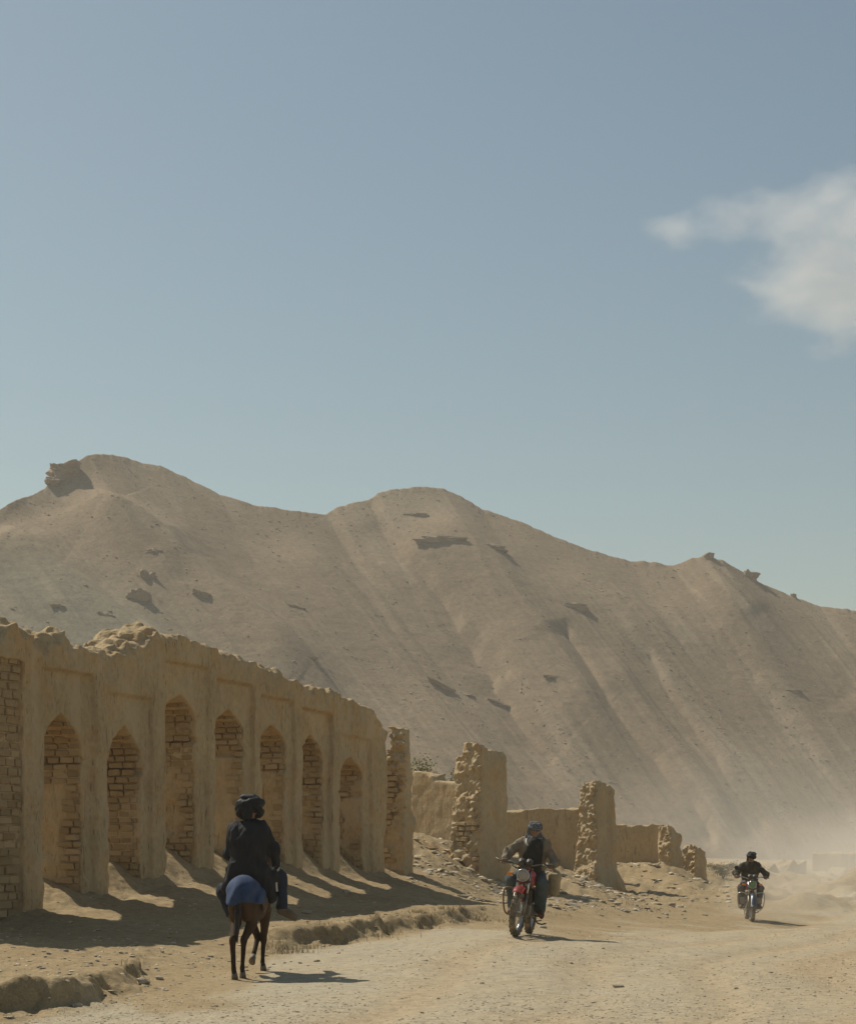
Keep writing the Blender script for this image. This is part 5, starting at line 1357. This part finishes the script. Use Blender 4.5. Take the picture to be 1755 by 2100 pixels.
def place_bike(px, py, d, yaw, roll):
    p = W(px, py, d); c, s = math.cos(yaw), math.sin(yaw)
    front = (p[0] + s * -0.0, p[1])                                # front wheel contact
    rx, ry = front[0] - s * 0.64, front[1] + c * 0.64              # middle
    za, zb = gz(*front), gz(front[0] - s * 1.26, front[1] + c * 1.26)
    pitch = math.atan2(zb - za, 1.26)
    return (rx, ry, (za + zb) / 2), (pitch, roll, yaw)
loc, rot = place_bike(1056, 1922, 30.0, -math.radians(12), math.radians(6))
bike = empty('motorcycle', loc, rot, 'nearer motorcycle with red mudguard and round headlight on the gravel road', 'motorcycle', 'motorcycles on the road')
motorcycle(bike, dict(fender='high', paint=M_RED, guard=True, mirror=(), ind=(-1,), crash=(-1,), crash_x=0.30, crash_mat=M_RUST, steer=-0.10))
pr = empty('person', loc, rot, 'person with checked headscarf and tan jacket riding the nearer motorcycle', 'person')
J = sit_on_bike(yaw=0.05)
body, coat, Jn, RH, bb = person(pr, J, dict(trousers=M_TEAL, coat=M_TAN, shoe=M_SAND, cuff=0.08, coat_w=0.98, sleeve=0.066, curl=1.0, thumbL=-1, thumbR=1))
g = Field((-0.25, -0.12, 0.86), (0.28, 0.3, 1.48), 0.011)
g.cap((0.02, 0.10, 0.93), (0.03, 0.055, 1.33), 0.16, 0.145, 0.04); g.rough(0.012, 9, 2, 1.0, (1.5, 1.5, .6))
obj('vest', g.mesh('vest'), M_VEST, pr)
bm = bmesh.new()
for s in (-1, 1): bm_tube(bm, spline([(0.02 + 0.115 * s, 0.05, 1.435), (0.02 + 0.10 * s, -0.03, 1.385), (0.02 + (0.06 if s < 0 else 0.08) * s, -0.07, 1.335)], 8), [0.012, 0.014, 0.016, 0.018, 0.018, 0.017, 0.015, 0.01, 0.004] if s < 0 else [0.006] * 9, 8)
obj('collar', mesh_bm('collar', bm, True), M_COLLAR, pr)
wrap(pr, J['head'], RH, [(0.045, 0.088, 0.026, 0.1, 0.05, 0), (0.075, 0.085, 0.026, -0.1, 0.0, 0), (0.10, 0.066, 0.026, 0.1, 0.1, 0), (-0.085, 0.085, 0.032, 0.05, -0.25, 0.0), (-0.125, 0.095, 0.036, -0.1, -0.2, 0.0), (-0.165, 0.10, 0.036, 0.1, -0.1, 0.01), (-0.05, 0.078, 0.022, 0.0, 0.0, -0.03)], ((0, -0.005, 0.06), (0.092, 0.105, 0.078)), M_KEFF, 'headscarf', ([(0.085, -0.02, 0.02), (0.10, 0.01, -0.1), (0.12, 0.05, -0.2)], [0.03, 0.035, 0.03]), 0.005)
# bag
g = Field((-0.2, -0.25, -0.3), (0.2, 0.25, 0.3), 0.012)
g.box((0, 0, 0), (0.085, 0.15, 0.17), 0.05, 0.03); g.cap((0, 0, 0.15), (-.03, 0, .22), .06, .03, .04); g.rough(0.02, 7, 3)
bp = Matrix.Translation(loc) @ Matrix.Rotation(rot[2], 4, 'Z') @ Matrix.Rotation(rot[1], 4, 'Y')
bgp = bp @ Vector((0.33, 0.46, 0.80))
M_SACK = simple('beige_sack', (0.33, 0.26, 0.15), 0.9, 0, 0.2, 12, 0.5, 0.02)
bag = tag(obj('bag', g.mesh('bag'), M_SACK, None, bgp, (0.1, 0.12, rot[2])), 'beige cloth bag hanging beside the seat of the nearer motorcycle', 'bag')
tube_obj('strap', spline([(-0.03, 0.0, 0.2), (-0.12, 0.02, 0.24), (-0.22, 0.0, 0.16)], 8), 0.013, M_SACK, bag)

loc, rot = place_bike(1542, 1892, 50.0, -math.radians(3), math.radians(1.5))
bike2 = empty('motorcycle', loc, rot, 'farther motorcycle with green covered headlight and chrome crash bars', 'motorcycle', 'motorcycles on the road')
motorcycle(bike2, dict(fender='low', paint=M_RED, fmat=M_SILV, guard=False, mirror=(-1,), ind=(-1, 1), crash=(-1, 1), crash_x=0.33, crash_mat=M_CHROME, crash_lamp=True, lens=M_GREEN, shell=M_GREEN, chrome=True))
pr2 = empty('person', loc, rot, 'person in a dark jacket and black turban riding the farther motorcycle', 'person')
J = sit_on_bike(yaw=-0.15)
for k in ('neck', 'head', 'chest', 'shL', 'shR'): J[k] = (J[k][0], J[k][1], J[k][2] - 0.03)
pass; J['elL'] = (-0.36, 0.03, 1.16); J['elR'] = (0.40, 0.06, 1.14)
M_DKJ = simple('dark_brown_jacket', (0.040, 0.032, 0.022), 0.9, 0, 0.3, 10, 0.4, 0.02, 0.2, 0.12)
M_GREYT = simple('grey_trousers', (0.10, 0.09, 0.085), 0.9, 0, 0.3, 10, 0.4, 0.02)
body, coat, Jn, RH, bb = person(pr2, J, dict(trousers=M_GREYT, coat=M_DKJ, shoe=M_SHOE, cuff=0.08, coat_w=1.0, sleeve=0.075, curl=1.0, thumbL=-1, thumbR=1, h=0.01))
wrap(pr2, J['head'], RH, [(0.05, 0.092, 0.032, 0.2, 0.05, 0), (0.085, 0.09, 0.032, -0.2, 0.0, 0), (0.11, 0.065, 0.03, 0.1, 0.1, 0), (0.02, 0.09, 0.026, 0.1, 0.5, 0)], ((0, -0.01, 0.065), (0.095, 0.105, 0.085)), M_TURB, 'turban', ([(0.085, -0.04, 0.02), (0.09, -0.02, -0.1)], [0.03, 0.03]))
for s, n_ in ((0.012, 'front'),):
    bm = bmesh.new(); bm_box(bm, (0.03, 0.015, 1.17), (0.05, 0.02, 0.22), None, 0.008); obj('scarf_end', mesh_bm('scarf_end', bm), M_GREYT, pr2)

# ------------------------------------------------------------------ air: haze, dust, cloud
def volmat(name, col, dens, aniso=0.2):
    m = bpy.data.materials.new(name); m.use_nodes = True; nt = m.node_tree
    nt.nodes.remove(nt.nodes['Principled BSDF'])
    v = nd(nt, 'ShaderNodeVolumePrincipled')
    v.inputs['Color'].default_value = (*col, 1); v.inputs['Density'].default_value = dens; v.inputs['Anisotropy'].default_value = aniso
    nt.links.new(v.outputs['Volume'], nt.nodes['Material Output'].inputs['Volume'])
    return m, nt, v
def box_obj(name, lo, hi, mat):
    bm = bmesh.new(); c = [(a + b) / 2 for a, b in zip(lo, hi)]
    bm_box(bm, (0, 0, 0), [b - a for a, b in zip(lo, hi)])
    return obj(name, mesh_bm(name, bm), mat, None, c)
HAZE, _, _ = volmat('haze_air', (0.95, 0.93, 0.88), 0.00042, 0.1)
tag(box_obj('haze', (-6100, -6100, -2.8), (6100, 6100, 112), HAZE), 'thin dusty haze over the whole valley', kind='stuff')
def puffs(name, lo, hi, centers, dens, col, nscale, namp, label, cat, kind, aniso=0.2, step=None, detail=4, stretch=(1, 1, 1), fmax=0.9):
    """a closed box of air whose density gathers around the given centres (x, y, z, rx, ry, rz)"""
    m, nt, v = volmat(name, col, 0, aniso)
    o = box_obj(name, lo, hi, m)
    geo = nd(nt, 'ShaderNodeTexCoord')
    acc = None
    org = Vector(o.location)
    for (x, y, z, rx, ry, rz) in centers:
        s = nd(nt, 'ShaderNodeVectorMath', operation='SUBTRACT'); nt.links.new(geo.outputs['Object'], s.inputs[0]); s.inputs[1].default_value = (x - org.x, y - org.y, z - org.z)
        q = nd(nt, 'ShaderNodeVectorMath', operation='DIVIDE'); nt.links.new(s.outputs[0], q.inputs[0]); q.inputs[1].default_value = (rx, ry, rz)
        l = nd(nt, 'ShaderNodeVectorMath', operation='LENGTH'); nt.links.new(q.outputs[0], l.inputs[0])
        k = nd(nt, 'ShaderNodeMath', operation='SUBTRACT'); k.inputs[0].default_value = 1.0; nt.links.new(l.outputs['Value'], k.inputs[1])
        if acc is None: acc = k.outputs[0]
        else:
            a = nd(nt, 'ShaderNodeMath', operation='SMOOTH_MAX'); a.inputs[2].default_value = 0.3; nt.links.new(acc, a.inputs[0]); nt.links.new(k.outputs[0], a.inputs[1]); acc = a.outputs[0]
    n = noise(nt, nscale, detail, 0.6, geo.outputs['Object'], stretch)
    k = nd(nt, 'ShaderNodeMath', operation='MULTIPLY_ADD'); nt.links.new(n.outputs['Fac'], k.inputs[0]); k.inputs[1].default_value = namp; k.inputs[2].default_value = -0.5 * namp
    a = nd(nt, 'ShaderNodeMath', operation='ADD'); nt.links.new(acc, a.inputs[0]); nt.links.new(k.outputs[0], a.inputs[1])
    r = nd(nt, 'ShaderNodeMapRange'); r.interpolation_type = 'SMOOTHSTEP'; nt.links.new(a.outputs[0], r.inputs['Value'])
    r.inputs['From Min'].default_value = 0.0; r.inputs['From Max'].default_value = fmax; r.inputs['To Min'].default_value = 0; r.inputs['To Max'].default_value = dens
    nt.links.new(r.outputs['Result'], v.inputs['Density'])
    return tag(o, label, cat, None, kind)
def pc(px, py, d, rx, ry, rz): p = W(px, py, d); return (*p, rx, ry, rz)
puffs('dust_cloud', (4, 47, -1.2), (30, 105, 7), [pc(1575, 1868, 50.5, 2.0, 2.6, 1.1), pc(1625, 1850, 55, 2.6, 3.5, 1.0), pc(1720, 1825, 60, 4.5, 6, 1.5), pc(1760, 1790, 72, 6, 9, 2.6), pc(1850, 1780, 85, 9, 12, 3.5)], 0.06, (0.93, 0.88, 0.78), 0.45, 1.3, 'pale road dust hanging behind the farther motorcycle', 'dust', 'stuff')
puffs('dust_veil', (8, 108, -4), (130, 255, 34), [pc(1650, 1735, 150, 26, 24, 9), pc(1780, 1700, 190, 40, 34, 13), pc(1480, 1745, 170, 24, 24, 7)], 0.0055, (0.93, 0.89, 0.8), 0.06, 1.0, 'thin dust drifting in front of the foot of the mountain', 'dust', 'stuff')
CD = 2600.0
def cc(px, py, rxp, ryp, rz=70): 
    p = W(px, py, CD); k = CD / FOC; return (*p, rxp * k, rz, ryp * k)
lo = W(1250, 780, CD); hi = W(2500, 300, CD)
puffs('cloud', (lo[0], CD - 160, lo[2]), (hi[0], CD + 160, hi[2]), [cc(1400, 470, 75, 32), cc(1500, 450, 110, 40), cc(1640, 440, 150, 62, 100), cc(1720, 392, 60, 24), cc(1800, 440, 190, 90, 110), cc(1690, 585, 190, 95, 120), cc(1800, 610, 220, 105, 140), cc(1720, 520, 150, 60, 110), cc(2050, 540, 260, 130, 140), cc(2300, 500, 150, 60, 100)],
      0.0065, (1, 1, 1), 0.020, 2.3, 'thin pale cloud at the right edge of the sky', 'cloud', None, 0.3, None, 8, (0.8, 1, 1.4), 0.8)
